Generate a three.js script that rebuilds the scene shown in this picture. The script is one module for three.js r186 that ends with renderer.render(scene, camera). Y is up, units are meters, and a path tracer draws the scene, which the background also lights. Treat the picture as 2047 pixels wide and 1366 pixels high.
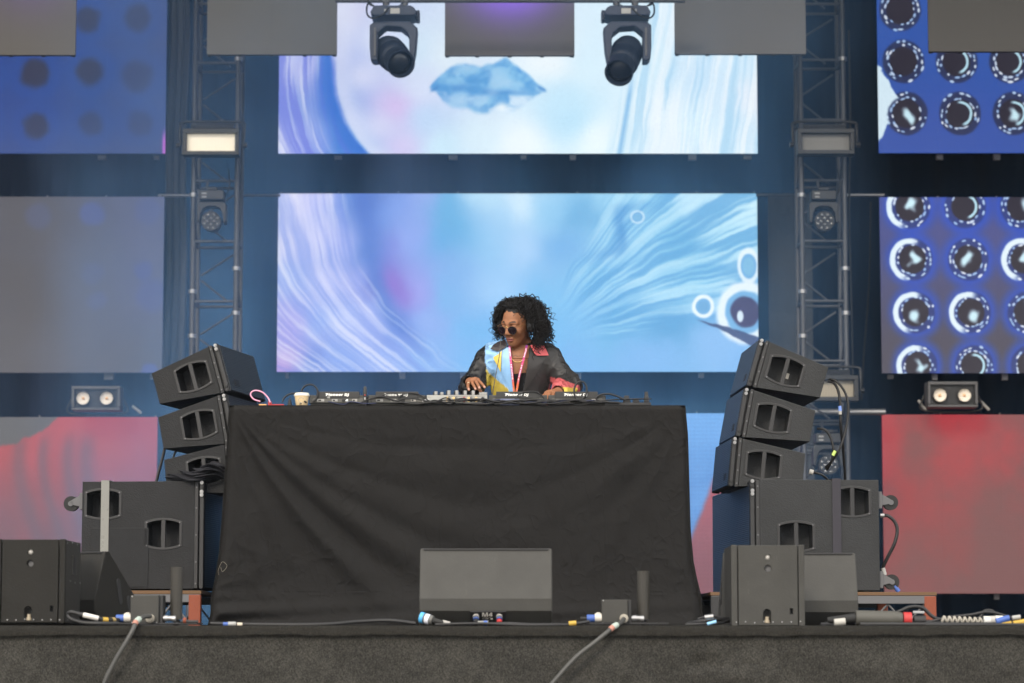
import * as THREE from 'three';
import { RoundedBoxGeometry } from 'three/addons/geometries/RoundedBoxGeometry.js';
import { mergeGeometries, mergeVertices, toCreasedNormals } from 'three/addons/utils/BufferGeometryUtils.js';
import { RectAreaLightUniformsLib } from 'three/addons/lights/RectAreaLightUniformsLib.js';

// ------------------------------------------------------------------ camera, sky, sun, exposure
RectAreaLightUniformsLib.init();
const FPX = 5480, EYE = [0, -0.045, 11.7], PITCH = Math.atan((1275 - 683) / FPX);
const scene = new THREE.Scene();
const camera = new THREE.PerspectiveCamera(2 * Math.atan(683 / FPX) * 180 / Math.PI, 1024 / 683, 0.5, 400);
camera.position.set(...EYE);
camera.rotation.set(PITCH, 0, 0);
camera.focus = 14.55;
camera.userData.fStop = 3.2;
const SKY_LEVEL = 1.25, EXPOSURE = 2.2;
{
  const W = 128, H = 64, data = new Float32Array(W * H * 4);
  for (let j = 0; j < H; j++) for (let i = 0; i < W; i++) {
    const el = ((j + 0.5) / H - 0.5) * Math.PI, az = ((i + 0.5) / W - 0.5) * 2 * Math.PI, k = (j * W + i) * 4;
    const c = 1 + 0.10 * Math.sin(az * 2 + 1.3) * Math.cos(el) + 0.07 * Math.sin(az * 5 + el * 7);
    const v = SKY_LEVEL * (0.72 + 0.45 * Math.max(0, Math.sin(el))) * c;
    data[k] = v * 1.02; data[k + 1] = v * 1.0; data[k + 2] = v * 0.97; data[k + 3] = 1;
  }
  const t = new THREE.DataTexture(data, W, H, THREE.RGBAFormat, THREE.FloatType);
  t.mapping = THREE.EquirectangularReflectionMapping; t.magFilter = THREE.LinearFilter; t.needsUpdate = true;
  scene.background = t; scene.environment = t;
}
const sun = new THREE.DirectionalLight(0xfff1de, 1.1);
sun.position.set(-7, 13, 16); sun.target.position.set(0, 1, -3);
sun.castShadow = true; sun.shadow.radius = 30; sun.shadow.mapSize.set(2048, 2048);
Object.assign(sun.shadow.camera, { left: -12, right: 12, top: 12, bottom: -12, near: 1, far: 60 });
sun.name = 'sun'; scene.add(sun, sun.target);
const renderer = new THREE.WebGLRenderer({ antialias: true });
renderer.setSize(1024, 683);
renderer.toneMapping = THREE.LinearToneMapping;
renderer.toneMappingExposure = EXPOSURE;
renderer.shadowMap.enabled = true;
scene.fog = new THREE.FogExp2(0xd5e2f5, 0.00035);

// ------------------------------------------------------------------ helpers
let seed = 7;
const rnd = () => { seed = (seed + 0x6d2b79f5) | 0; let t = Math.imul(seed ^ (seed >>> 15), 1 | seed); t = (t + Math.imul(t ^ (t >>> 7), 61 | t)) ^ t; return ((t ^ (t >>> 14)) >>> 0) / 4294967296; };
const rr = (a, b) => a + (b - a) * rnd();
const { clamp, lerp } = THREE.MathUtils;
const sst = (a, b, x) => { const t = Math.min(1, Math.max(0, (x - a) / (b - a))); return t * t * (3 - 2 * t); };
const V = (x, y, z) => new THREE.Vector3(x, y, z);
const CT = Math.cos(PITCH), ST = Math.sin(PITCH);
// the point on the upright plane z that the photograph shows at pixel px, py
function at(px, py, z) {
  const X = (px - 1023.5) / FPX, Y = (683 - py) / FPX, dy = ST + Y * CT, dz = -CT + Y * ST, t = (z - EYE[2]) / dz;
  return V(EYE[0] + X * t, EYE[1] + dy * t, z);
}
const hash = (x, y, z) => { let h = Math.imul(x, 374761393) ^ Math.imul(y, 668265263) ^ Math.imul(z, 2147483647 ^ 0x5bd1e995); h = Math.imul(h ^ (h >>> 13), 1274126177); return ((h ^ (h >>> 16)) >>> 0) / 4294967296; };
function noise(x, y, z = 0) {
  const i = Math.floor(x), j = Math.floor(y), k = Math.floor(z), f = (t) => t * t * (3 - 2 * t), u = f(x - i), v = f(y - j), w = f(z - k);
  const c = (a, b, d) => hash(i + a, j + b, k + d);
  return lerp(lerp(lerp(c(0, 0, 0), c(1, 0, 0), u), lerp(c(0, 1, 0), c(1, 1, 0), u), v), lerp(lerp(c(0, 0, 1), c(1, 0, 1), u), lerp(c(0, 1, 1), c(1, 1, 1), u), v), w);
}
function fbm(x, y, z = 0, o = 4) { let s = 0, a = 0.5, n = 0; for (let i = 0; i < o; i++) { s += a * noise(x, y, z + i * 7.3); n += a; a *= 0.5; x *= 2.03; y *= 2.03; z *= 2.03; } return s / n; }

function clean(g) {
  if (g.index) g = g.toNonIndexed();
  for (const k of Object.keys(g.attributes)) if (!['position', 'normal', 'uv', 'color'].includes(k)) g.deleteAttribute(k);
  if (!g.attributes.normal) g.computeVertexNormals();
  return g;
}
function merge(list) { return list.length === 1 ? clean(list[0]) : mergeGeometries(list.map(clean)); }
// uv in metres, from the side each face looks to
function uvm(g, s = 1) {
  g = clean(g); const p = g.attributes.position, n = g.attributes.normal, uv = new Float32Array(p.count * 2);
  for (let i = 0; i < p.count; i++) {
    const a = Math.abs(n.getX(i)), b = Math.abs(n.getY(i)), c = Math.abs(n.getZ(i)), x = p.getX(i), y = p.getY(i), z = p.getZ(i);
    const [u, v] = c >= a && c >= b ? [x, y] : a >= b ? [z, y] : [x, z];
    uv[2 * i] = u * s; uv[2 * i + 1] = v * s;
  }
  g.setAttribute('uv', new THREE.BufferAttribute(uv, 2)); return g;
}
const box = (w, h, d, x = 0, y = 0, z = 0, r = 0.004, seg = 1) => { const g = r > 0 ? new RoundedBoxGeometry(w, h, d, seg, Math.min(r, w * 0.49, h * 0.49, d * 0.49)) : new THREE.BoxGeometry(w, h, d); g.translate(x, y, z); return g; };
function prism(pts, d, bev = 0.003, z0 = 0, holes = []) {
  const s = new THREE.Shape(pts.map(([x, y]) => new THREE.Vector2(x, y)));
  for (const h of holes) s.holes.push(new THREE.Path(h.map(([x, y]) => new THREE.Vector2(x, y))));
  const g = new THREE.ExtrudeGeometry(s, { depth: d - 2 * bev, bevelEnabled: bev > 0, bevelThickness: bev, bevelSize: bev, bevelOffset: -bev, bevelSegments: 2, curveSegments: 12 });
  g.translate(0, 0, z0 + bev); return toCreasedNormals(clean(g), 0.3);
}
const path = (pts, tension = 0.5) => new THREE.CatmullRomCurve3(pts.map((p) => (p.isVector3 ? p : V(...p))), false, 'catmullrom', tension);
const tube = (pts, r, seg = 0, rad = 8) => new THREE.TubeGeometry(path(pts), seg || Math.max(8, pts.length * 6), r, rad, false);
function bar(a, b, r, r2 = r, rad = 10) {
  a = a.isVector3 ? a : V(...a); b = b.isVector3 ? b : V(...b);
  const d = b.clone().sub(a), g = new THREE.CylinderGeometry(r2, r, d.length(), rad, 1);
  g.applyQuaternion(new THREE.Quaternion().setFromUnitVectors(V(0, 1, 0), d.clone().normalize()));
  const m = a.clone().add(b).multiplyScalar(0.5); g.translate(m.x, m.y, m.z); return g;
}
const lathe = (pts, seg = 24) => toCreasedNormals(clean(new THREE.LatheGeometry(pts.map(([x, y]) => new THREE.Vector2(x, y)), seg)), 0.7);
const cyl = (r, h, x = 0, y = 0, z = 0, axis = 'y', seg = 24) => { const g = new THREE.CylinderGeometry(r, r, h, seg); if (axis === 'z') g.rotateX(Math.PI / 2); if (axis === 'x') g.rotateZ(Math.PI / 2); g.translate(x, y, z); return g; };
const sph = (r, x, y, z, a = 12, b = 8) => { const g = new THREE.SphereGeometry(r, a, b); g.translate(x, y, z); return g; };

const taken = new Map();
function numbered(name) { const n = taken.get(name) ?? 0; taken.set(name, n + 1); return n ? name + '_' + String(n).padStart(3, '0') : name; }
function shade(o) { o.castShadow = o.receiveShadow = true; return o; }
function tag(o, label, category, group) { o.userData.label = label; o.userData.category = category; if (group) o.userData.group = group; return o; }
function thing(name, label, category, p = [0, 0, 0], turn = 0, group) {
  const o = new THREE.Group(); o.name = numbered(name); scene.add(o);
  const q = p.isVector3 ? p : V(...p); o.position.copy(q); o.rotation.y = turn; return tag(o, label, category, group);
}
function part(name, g, m, parent, label) {
  const o = shade(new THREE.Mesh(Array.isArray(g) ? merge(g) : g, m)); o.name = name; parent.add(o);
  if (label) o.userData.label = label; return o;
}
function solo(name, g, m, label, category, group) {
  const o = shade(new THREE.Mesh(Array.isArray(g) ? merge(g) : g, m)); o.name = numbered(name); scene.add(o); return tag(o, label, category, group);
}
function struct(name, g, m, kind = 'structure') {
  const o = shade(new THREE.Mesh(Array.isArray(g) ? merge(g) : g, m)); o.name = name; o.userData.kind = kind; scene.add(o); return o;
}
function copy(o, label, p, turn, group) {
  const c = o.clone(); c.name = numbered(o.name.replace(/_\d+$/, '')); scene.add(c); c.userData = { ...o.userData };
  if (label) c.userData.label = label; if (group) c.userData.group = group;
  if (p) c.position.copy(p.isVector3 ? p : V(...p)); if (turn !== undefined) c.rotation.y = turn; return c;
}

// ------------------------------------------------------------------ textures and materials
function tex(w, h, f, { srgb = false, wrap = true, rep } = {}) {
  const d = new Uint8Array(w * h * 4);
  for (let j = 0; j < h; j++) for (let i = 0; i < w; i++) {
    const c = f(i, j, i / w, j / h), k = (j * w + i) * 4, a = Array.isArray(c) ? c : [c, c, c];
    for (let n = 0; n < 3; n++) d[k + n] = clamp(Math.round(a[n]), 0, 255);
    d[k + 3] = 255;
  }
  const t = new THREE.DataTexture(d, w, h); t.magFilter = THREE.LinearFilter; t.minFilter = THREE.LinearFilter;
  if (srgb) t.colorSpace = THREE.SRGBColorSpace;
  if (wrap) t.wrapS = t.wrapT = THREE.RepeatWrapping;
  if (rep) t.repeat.set(...rep);
  t.needsUpdate = true; return t;
}
// noise that meets itself at the edges of a tile of n cells
function tile(x, y, n, o = 3) {
  let s = 0, a = 0.5, t = 0;
  for (let k = 0; k < o; k++) {
    const i = Math.floor(x), j = Math.floor(y), f = (q) => q * q * (3 - 2 * q), u = f(x - i), v = f(y - j), c = (p, q) => hash(((i + p) % n + n) % n, ((j + q) % n + n) % n, k * 31 + n);
    s += a * lerp(lerp(c(0, 0), c(1, 0), u), lerp(c(0, 1), c(1, 1), u), v); t += a; a *= 0.55; x *= 2; y *= 2; n *= 2;
  }
  return s / t;
}
const T = {
  pebble: tex(256, 256, (i, j) => 255 * tile(i / 4, j / 4, 64, 2), { rep: [3, 3] }),
  cloth: tex(512, 512, (i, j) => 120 + 60 * (tile(i / 16, j / 16, 32, 4) - 0.5) * 2 + ((i % 4 < 2) !== (j % 4 < 2) ? 12 : -12), { rep: [2, 2] }),
  grille: tex(64, 64, (i, j) => 128 + 110 * Math.sin(j / 64 * Math.PI * 2 * 4), { rep: [24, 24] }),
  crease: tex(512, 512, (i, j) => { const wx = 5 * tile(i / 64, j / 64, 8, 3), wy = 5 * tile(i / 64 + 3, j / 64 + 5, 8, 3), r = (n) => { const q = 1 - Math.abs(2 * n - 1); return q ** 5; }; return 90 + 70 * r(tile(i / 102.4 + wx * 0.25, j / 73.14 + wy * 0.2, 7 * 5, 2)) + 55 * r(tile(i / 36.57 + wy * 0.3, j / 51.2 + wx * 0.3, 70, 2)) + 30 * (tile(i / 8, j / 8, 64, 3) - 0.5); }, { rep: [1, 1] }),
  wear: tex(512, 512, (i, j) => { const n = tile(i / 64, j / 64, 8, 5), s = tile(i / 3, j / 128, 170, 1), t = tile(i / 128, j / 3, 170, 1), g = tile(i / 16, j / 16, 32, 3); return 165 + 70 * (n - 0.5) + (s > 0.93 && g > 0.55 ? 70 : 0) + (t > 0.94 && g > 0.58 ? 70 : 0) + 26 * (hash(i, j, 3) - 0.5); }, { rep: [1.7, 1.7] }),
  lint: tex(512, 512, (i, j) => 196 + 40 * (tile(i / 64, j / 64, 8, 4) - 0.5) + (tile(i / 3, j / 3, 170, 1) > 0.965 ? 58 : 0) + 16 * (hash(i, j, 5) - 0.5), { rep: [1, 1] }),
  scuff: tex(512, 512, (i, j) => { const n = tile(i / 32, j / 32, 16, 5), m = tile(i / 6, j / 90, 64, 2); return 128 + 70 * (n - 0.5) + (m > 0.8 ? 50 : 0); }, { rep: [1.3, 1.3] }),
};
const lin = (r, g, b) => new THREE.Color().setRGB(r, g, b);
function mat(r, g, b, rough = 0.6, more = {}) { return new THREE.MeshPhysicalMaterial({ color: lin(r, g, b), roughness: rough, specularIntensity: rough >= 0.85 ? 0.3 : 0.8, ...more }); }
const M = {
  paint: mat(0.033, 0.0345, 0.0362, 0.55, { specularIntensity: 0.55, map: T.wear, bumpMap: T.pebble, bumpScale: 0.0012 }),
  paintShaded: mat(0.0165, 0.0172, 0.019, 0.6, { specularIntensity: 0.5, map: T.wear, bumpMap: T.pebble, bumpScale: 0.0012 }),  // same cabinet paint, darkened for the dimmer light on the left stack
  wornShaded: mat(0.0135, 0.0125, 0.0102, 0.6, { specularIntensity: 0.45, map: T.wear, bumpMap: T.pebble, bumpScale: 0.0004 }),  // copy of worn with the left side's weaker light put into its colour
  worn: mat(0.049, 0.0478, 0.0428, 0.65, { map: T.wear, bumpMap: T.pebble, bumpScale: 0.0004 }),
  grille: mat(0.010, 0.013, 0.018, 0.45, { bumpMap: T.grille, bumpScale: 0.0016 }),
  black: mat(0.012, 0.012, 0.013, 0.55), blackMatt: mat(0.012, 0.012, 0.012, 0.9), plastic: mat(0.02, 0.02, 0.021, 0.4),
  rubber: mat(0.015, 0.015, 0.015, 0.75), steel: mat(0.3, 0.3, 0.3, 0.4, { metalness: 1 }), alu: mat(0.34, 0.34, 0.345, 0.42, { metalness: 0.85 }),
  truss: mat(0.08, 0.084, 0.094, 0.5, { metalness: 0.3 }), dull: mat(0.10, 0.10, 0.105, 0.55), rail: mat(0.03, 0.03, 0.031, 0.5, { specularIntensity: 0.6 }),
  cable: mat(0.014, 0.014, 0.015, 0.5), navyCable: mat(0.02, 0.025, 0.06, 0.5), grey: mat(0.3, 0.3, 0.29, 0.5), white: mat(0.33, 0.32, 0.30, 0.6), blue: mat(0.045, 0.10, 0.33, 0.5), red: mat(0.36, 0.025, 0.025, 0.5), yellow: mat(0.42, 0.27, 0.04, 0.55),
  orange: mat(0.2, 0.048, 0.022, 0.7, { bumpMap: T.scuff, bumpScale: 0.003 }), wood: mat(0.13, 0.078, 0.045, 0.85, { bumpMap: T.scuff, bumpScale: 0.002 }), pink: mat(0.65, 0.12, 0.32, 0.45), paper: mat(0.62, 0.48, 0.28, 0.8), gold: mat(0.8, 0.55, 0.2, 0.3, { metalness: 1 }),
};
// ------------------------------------------------------------------ the setting
const ZS = -11.3;                       // the LED walls
const FLOOR_Z = -13.6;
{
  const g = new THREE.PlaneGeometry(160, 160); g.rotateX(-Math.PI / 2); g.translate(0, -1.75, 20);
  struct('ground', uvm(g), mat(0.16, 0.15, 0.13, 0.95, { bumpMap: T.scuff, bumpScale: 0.02 }));
  struct('stage_floor', uvm(box(17, 0.3, 13.6, 0, -0.15, -6.86, 0.002)), mat(0.03, 0.03, 0.03, 0.85, { bumpMap: T.cloth, bumpScale: 0.002 }));
  struct('stage_roof', uvm(box(19, 0.25, 12.6, 0, 9.4, -7.9, 0.02)), mat(0.05, 0.05, 0.055, 0.9));
  for (const s of [-1, 1]) struct(s < 0 ? 'side_wall' : 'side_wall_001', uvm(box(0.2, 11, 8, s * 8.8, 3.77, -10, 0.02)), mat(0.02, 0.02, 0.022, 0.95));
}
// black carpet that hangs over the stage front: heathered cloth with dents
{
  const W = 9, H = 1.75, nx = 260, ny = 60, g = new THREE.PlaneGeometry(W, H, nx, ny), p = g.attributes.position;
  for (let i = 0; i < p.count; i++) {
    const x = p.getX(i), y = p.getY(i) - H / 2;                       // y: 0 at the stage top
    let z = 0.035 + 0.02 * fbm(x * 1.3, y * 2.5, 3) * sst(0, -0.25, y) + 0.012 * (fbm(x * 5, y * 7, 8) - 0.5) * sst(-0.05, -0.2, y);
    for (const [dx, dy, w, h, a] of [[0.83, -0.12, 0.08, 0.014, -0.034], [0.9, -0.17, 0.13, 0.016, 0.03], [0.80, -0.09, 0.014, 0.045, -0.034], [1.6, -0.15, 0.2, 0.02, 0.014], [0.45, -0.2, 0.2, 0.02, -0.012], [0.1, -0.11, 0.09, 0.015, 0.008], [0.2, -0.15, 0.12, 0.02, -0.006], [-1.7, -0.16, 0.2, 0.02, 0.006]])
      z += a * Math.exp(-(((x - dx) / w) ** 2) - (((y - dy) + (x - dx) * 0.12) / h) ** 2);
    p.setXYZ(i, x, y - 0.035, z);
  }
  g.computeVertexNormals();
  const heather = tex(512, 512, (i, j) => { const f = tile(i / 2, j / 3, 256, 1), m = tile(i / 3.2, j / 4, 160, 2), c = tile(i / 64, j / 64, 8, 4); const v = 50 + 16 * (m - 0.5) + 36 * (f - 0.5) + 16 * (c - 0.5); return [v * 1.02, v, v * 0.94]; }, { srgb: true, rep: [1.6, 1.6] });
  struct('stage_skirt', uvm(g), mat(0.95, 0.95, 0.95, 1, { map: heather, bumpMap: T.cloth, bumpScale: 0.002 }));
  // the carpet rolling over the edge, its shade put into a darker colour
  const prof = [[-0.16, 0.004], [-0.02, 0.006], [0.026, 0.002], [0.044, -0.008], [0.052, -0.022], [0.054, -0.036], [0.055, -1]], n = 360, hp = [], hi = [];
  for (let i = 0; i <= n; i++) for (let k = 0; k < prof.length; k++) {
    const X = -4.5 + 9 * i / n, low = -0.026 - 0.014 * fbm(X * 4, 2) - 0.008 * fbm(X * 30, 7), w = 0.007 * (fbm(X * 3, 5) - 0.5);
    hp.push(X, Math.max(prof[k][1], low) + (k > 1 ? w : 0), prof[k][0] + (k > 2 ? 0.01 * fbm(X * 2.2, 9) : 0));
    if (i && k) { const q = i * prof.length + k, o = q - prof.length; hi.push(o - 1, q - 1, o, o, q - 1, q); }
  }
  const hem = new THREE.BufferGeometry(); hem.setAttribute('position', new THREE.Float32BufferAttribute(hp, 3)); hem.setIndex(hi.reverse()); hem.computeVertexNormals();
  struct('shaded_stage_edge', uvm(hem), mat(0.5, 0.49, 0.48, 1, { map: heather, bumpMap: T.cloth, bumpScale: 0.005, side: THREE.DoubleSide, specularIntensity: 0.1 }));
}
// pleated drapes behind everything
function pleats(x0, x1, y0, y1, z, pitch, depth, seedN, amp = 1) {
  const nx = Math.ceil((x1 - x0) / (pitch / 8)), ny = 24, g = new THREE.PlaneGeometry(x1 - x0, y1 - y0, nx, ny), p = g.attributes.position;
  for (let i = 0; i < p.count; i++) {
    const x = p.getX(i) + (x0 + x1) / 2, y = p.getY(i) + (y0 + y1) / 2, w = x / pitch + 0.9 * fbm(x * 1.1, y * 0.15, seedN);
    p.setXYZ(i, x + 0.01 * Math.sin(y * 3 + seedN), y, z + depth * (Math.sin(w * 6.283) * 0.5 + 0.35 * Math.sin(w * 14.1 + 1)) * amp + 0.02 * fbm(x * 3, y * 2, seedN));
  }
  g.computeVertexNormals(); return uvm(g);
}
const drapeHazeBlue = mat(0.012, 0.029, 0.058, 0.95, { bumpMap: T.cloth, bumpScale: 0.002 });  // black drape, the blue of the lit haze put into its colour
const backDrape = struct('back_wall', pleats(-8.7, 8.7, 0, 9.25, -12.7, 0.42, 0.06, 2), drapeHazeBlue);
solo('stage_drape', pleats(at(330, 500, -11.6).x, at(372, 500, -11.6).x, at(0, 745, -11.6).y, 7.3, -11.6, 0.07, 0.04, 5), mat(0.10, 0.105, 0.115, 0.8), 'grey pleated drape hanging between the blank grey screens and a truss tower', 'drape');
solo('scenery_cloth', (() => {
  const a = at(1534, 390, -11.5), b = at(1602, 720, -11.5), g = new THREE.PlaneGeometry(b.x - a.x + 0.1, a.y - b.y + 1.6, 60, 120), p = g.attributes.position;
  for (let i = 0; i < p.count; i++) { const x = p.getX(i), y = p.getY(i); p.setXYZ(i, x + (a.x + b.x + 0.1) / 2, y + (a.y + b.y - 1.6) / 2, -11.5 + 0.03 * Math.sin(y * 9 + 3 * fbm(x * 4, y * 2, 4)) * fbm(x * 2 + 4, y * 3, 2) + 0.06 * fbm(x * 5 - y * 2, y * 6, 8)); }
  g.computeVertexNormals(); return uvm(g);
})(), mat(0.055, 0.06, 0.066, 0.9, { bumpMap: T.cloth, bumpScale: 0.002 }), 'creased charcoal cloth hung behind the truss tower beside the central screens', 'cloth');

// ------------------------------------------------------------------ what the LED walls show, with daylight haze painted grey into the left ones
const hex = (h) => [parseInt(h.slice(0, 2), 16), parseInt(h.slice(2, 4), 16), parseInt(h.slice(4, 6), 16)];
function spots(text) { return text.trim().split(/\s*;\s*/).filter(Boolean).map((s) => { const [x, y, c] = s.trim().split(/\s+/); return [+x, +y, ...hex(c)]; }); }
function blend(list, x, y, pow = 1.7) {
  let w = 0, r = 0, g = 0, b = 0;
  for (const [px, py, cr, cg, cb] of list) { const k = 1 / Math.pow((px - x) ** 2 + ((py - y) * 1.1) ** 2 + 900, pow); w += k; r += cr * k; g += cg * k; b += cb * k; }
  return [r / w, g / w, b / w];
}
const mixc = (a, b, t) => { t = clamp(t, 0, 1); return [lerp(a[0], b[0], t), lerp(a[1], b[1], t), lerp(a[2], b[2], t)]; };
const strand = (q, along, s = 0) => fbm(q * 0.055, along * 0.006, s, 3) * 0.65 + fbm(q * 0.2, along * 0.01, s + 9, 2) * 0.35;

const MID = spots(`560 390 ecECfa; 620 395 cdcdf8; 660 400 bec3f8; 700 400 5f8cd7; 740 400 5573be; 770 420 82a5f0; 850 400 a5aff0; 900 420 6eb4e1; 960 400 bee4f8; 1040 400 d7eefc; 1110 410 96cdf0; 1160 420 6eafdc; 1230 400 aadcf5; 1300 400 a5dcf5; 1400 400 bee6fa; 1510 400 cdf0fc;
 570 470 e1e1fa; 640 470 d7d7fa; 690 480 aab4f0; 730 500 5a82cd; 770 500 8c8ce1; 830 480 96aaf0; 900 480 64afe1; 980 480 a0d2f5; 1060 480 b4d7f8; 1130 480 78b4e6; 1250 480 a0d7f2; 1350 480 82c3e6; 1450 480 b9e6f8;
 580 560 becdf5; 650 560 d7d7fa; 720 560 a5aff0; 752 570 5a62bc; 782 575 a06ecd; 830 570 a5a5ee; 900 580 7db9eb; 1000 560 a5d2f8; 1100 600 82c3ee; 1200 560 78bee6; 1300 560 a5daf4; 1400 560 96d2f0; 1500 560 bee6f8;
 570 650 aaa0e6; 620 650 96b4f0; 680 640 c8d2fa; 740 640 b9c3f5; 790 650 698cdc; 850 640 96b4f0; 950 650 73b9ee; 1100 660 78beee; 1250 650 73b9e4; 1330 660 5fa5d7; 1420 690 8cbef0;
 560 720 be96d7; 600 730 5f82d7; 680 730 8caaee; 760 720 a0b9f5; 850 720 8cb9f2; 950 720 78b9f0; 1150 720 7db9ee; 1300 720 82b9ee; 1500 730 82b9f0`);
function ringEye(c, x, y, cx, cy, rx, ry, inner, glow = 1) {
  const d = Math.hypot((x - cx) / rx, (y - cy) / ry) + 0.14 * (fbm(x * 0.05, y * 0.05, 5, 2) - 0.5);
  c = mixc(c, [236, 248, 255], glow * (sst(1.25, 1.02, d) - sst(0.86, 0.70, d)));
  c = mixc(c, [120, 180, 225], sst(0.84, 0.7, d));
  return mixc(c, inner, sst(0.62, 0.5, d));
}
function paintMid(x, y) {
  let wx = x + 60 * (fbm(x * 0.012, y * 0.010, 1) - 0.5), wy = y + 70 * (fbm(x * 0.012, y * 0.010, 6) - 0.5);
  let c = blend(MID, wx, wy); wx = x + 20 * (fbm(x * 0.016, y * 0.012, 1) - 0.5); wy = y + 20 * (fbm(x * 0.016, y * 0.012, 6) - 0.5);
  { const v = (y - 383) / 360, bxc = 722 + 26 * v + 130 * v ** 3.2 + 26 * (fbm(y * 0.012, 3) - 0.5), bw = 34 - 16 * v + 8 * fbm(y * 0.03, x * 0.01, 2), e = (x - bxc) / bw; c = mixc(c, [84, 120, 204], 0.85 * Math.exp(-e * e * (e < 0 ? 2.2 : 1)) * sst(1.0, 0.72, v)); c = mixc(c, [150, 106, 204], 0.75 * Math.exp(-(((x - bxc - 30) / 20) ** 2) - (((y - 565) / 40) ** 2)));
    c = mixc(c, [98, 176, 222], 0.7 * Math.exp(-(((x - 900 - 0.5 * (y - 430)) / 42) ** 2) - (((y - 440) / 55) ** 2))); }
  const t = (wy - 383) / 360, q = wx - (70 * t + 215 * Math.max(0, t - 0.35) ** 1.8 * 1.7), left = sst(712, 672, q) * (0.55 + 0.45 * sst(900, 820, x));
  const s = strand(q, wy);
  c = mixc(c, [238, 238, 252], left * sst(0.45, 0.75, s) * 0.65); c = mixc(c, [122, 146, 226], left * sst(0.55, 0.28, s) * 0.5);
  const a = Math.atan2(705 - wy, wx - 1050), r = Math.hypot(wx - 1050, 705 - wy), fan = sst(90, 210, r) * sst(1.15, 0.98, a) * sst(0.1, 0.24, a), f = strand(a * 330 + r * 0.12, r, 40);
  c = mixc(c, [205, 238, 250], fan * sst(0.47, 0.7, f) * 0.5); c = mixc(c, [92, 164, 216], fan * sst(0.56, 0.36, f) * 0.75); c = mixc(c, [78, 146, 208], 0.65 * Math.exp(-(((a - 0.92 + 0.06 * Math.sin(r * 0.05)) / 0.05) ** 2)) * sst(200, 300, r) * sst(420, 330, r));
  c = ringEye(c, x, y, 1276, 431, 13, 12, [128, 186, 224], 0.6);
  c = ringEye(c, x, y, 1499, 530, 20, 33, [130, 190, 226], 0.9);
  c = ringEye(c, x, y, 1407, 612, 20, 21, [112, 172, 218]);
  c = ringEye(c, x, y, 1492, 624, 52, 56, [62, 52, 92]);
  const d = Math.hypot((x - 1481) / 7, (y - 632) / 13); c = mixc(c, [225, 242, 252], sst(1.1, 0.7, d));
  const ly = 640 + Math.max(0, x - 1395) * 0.30 + Math.max(0, x - 1440) * 0.12, band = Math.abs(y - ly - 3 * (fbm(x * 0.09, 2) - 0.5)), bw = 1.5 + 10 * sst(1400, 1516, x);
  return mixc(c, [52, 66, 110], sst(bw + 2, bw - 2, band) * sst(1390, 1412, x) * 0.92);
}
const TOP = spots(`560 120 e0e4f8; 560 290 dcdff6; 600 120 b9bef5; 600 290 b4b9f2; 625 130 d7d7fa; 640 290 8296e6; 655 140 6e78d7; 664 150 3c6ed2; 672 200 5078d2; 690 290 3778cd; 715 300 4b87d7; 690 10 d7d7f0; 720 150 eaeafb; 760 80 e6ebfc; 760 250 e4e4fa; 790 215 e1c3f0; 800 290 e1d2f5; 830 100 dcf0fc; 850 240 c3ddf8; 840 170 e0e8fb; 880 290 d2f0fc; 900 110 ebf7fd; 960 280 e1f4fc; 1040 290 f3fbfe; 1100 120 f5fcfe; 1130 200 c8e9fa; 1140 240 bee4f8; 1180 120 dcf2fc; 1200 280 f0fbfe; 1260 290 d7eefa; 1300 120 dcf2fb; 1320 220 ebf7fd; 1390 150 cde8fa; 1400 250 dcf2fc; 1470 120 d7eefc; 1470 250 d2ebfa; 1510 200 eef4fc`);
const LIP_TOP = [[856, 174], [868, 160], [884, 144], [900, 130], [930, 121], [962, 129], [986, 122], [1010, 113], [1030, 124], [1058, 148], [1078, 165], [1094, 177]], LIP_LOW = [[856, 175], [872, 186], [884, 203], [905, 214], [935, 218], [965, 228], [1000, 226], [1028, 222], [1055, 205], [1080, 186], [1094, 178]];
function lipLine(l, x) { for (let i = 1; i < l.length; i++) if (x <= l[i][0]) return lerp(l[i - 1][1], l[i][1], (x - l[i - 1][0]) / (l[i][0] - l[i - 1][0])); return 178; }
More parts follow.
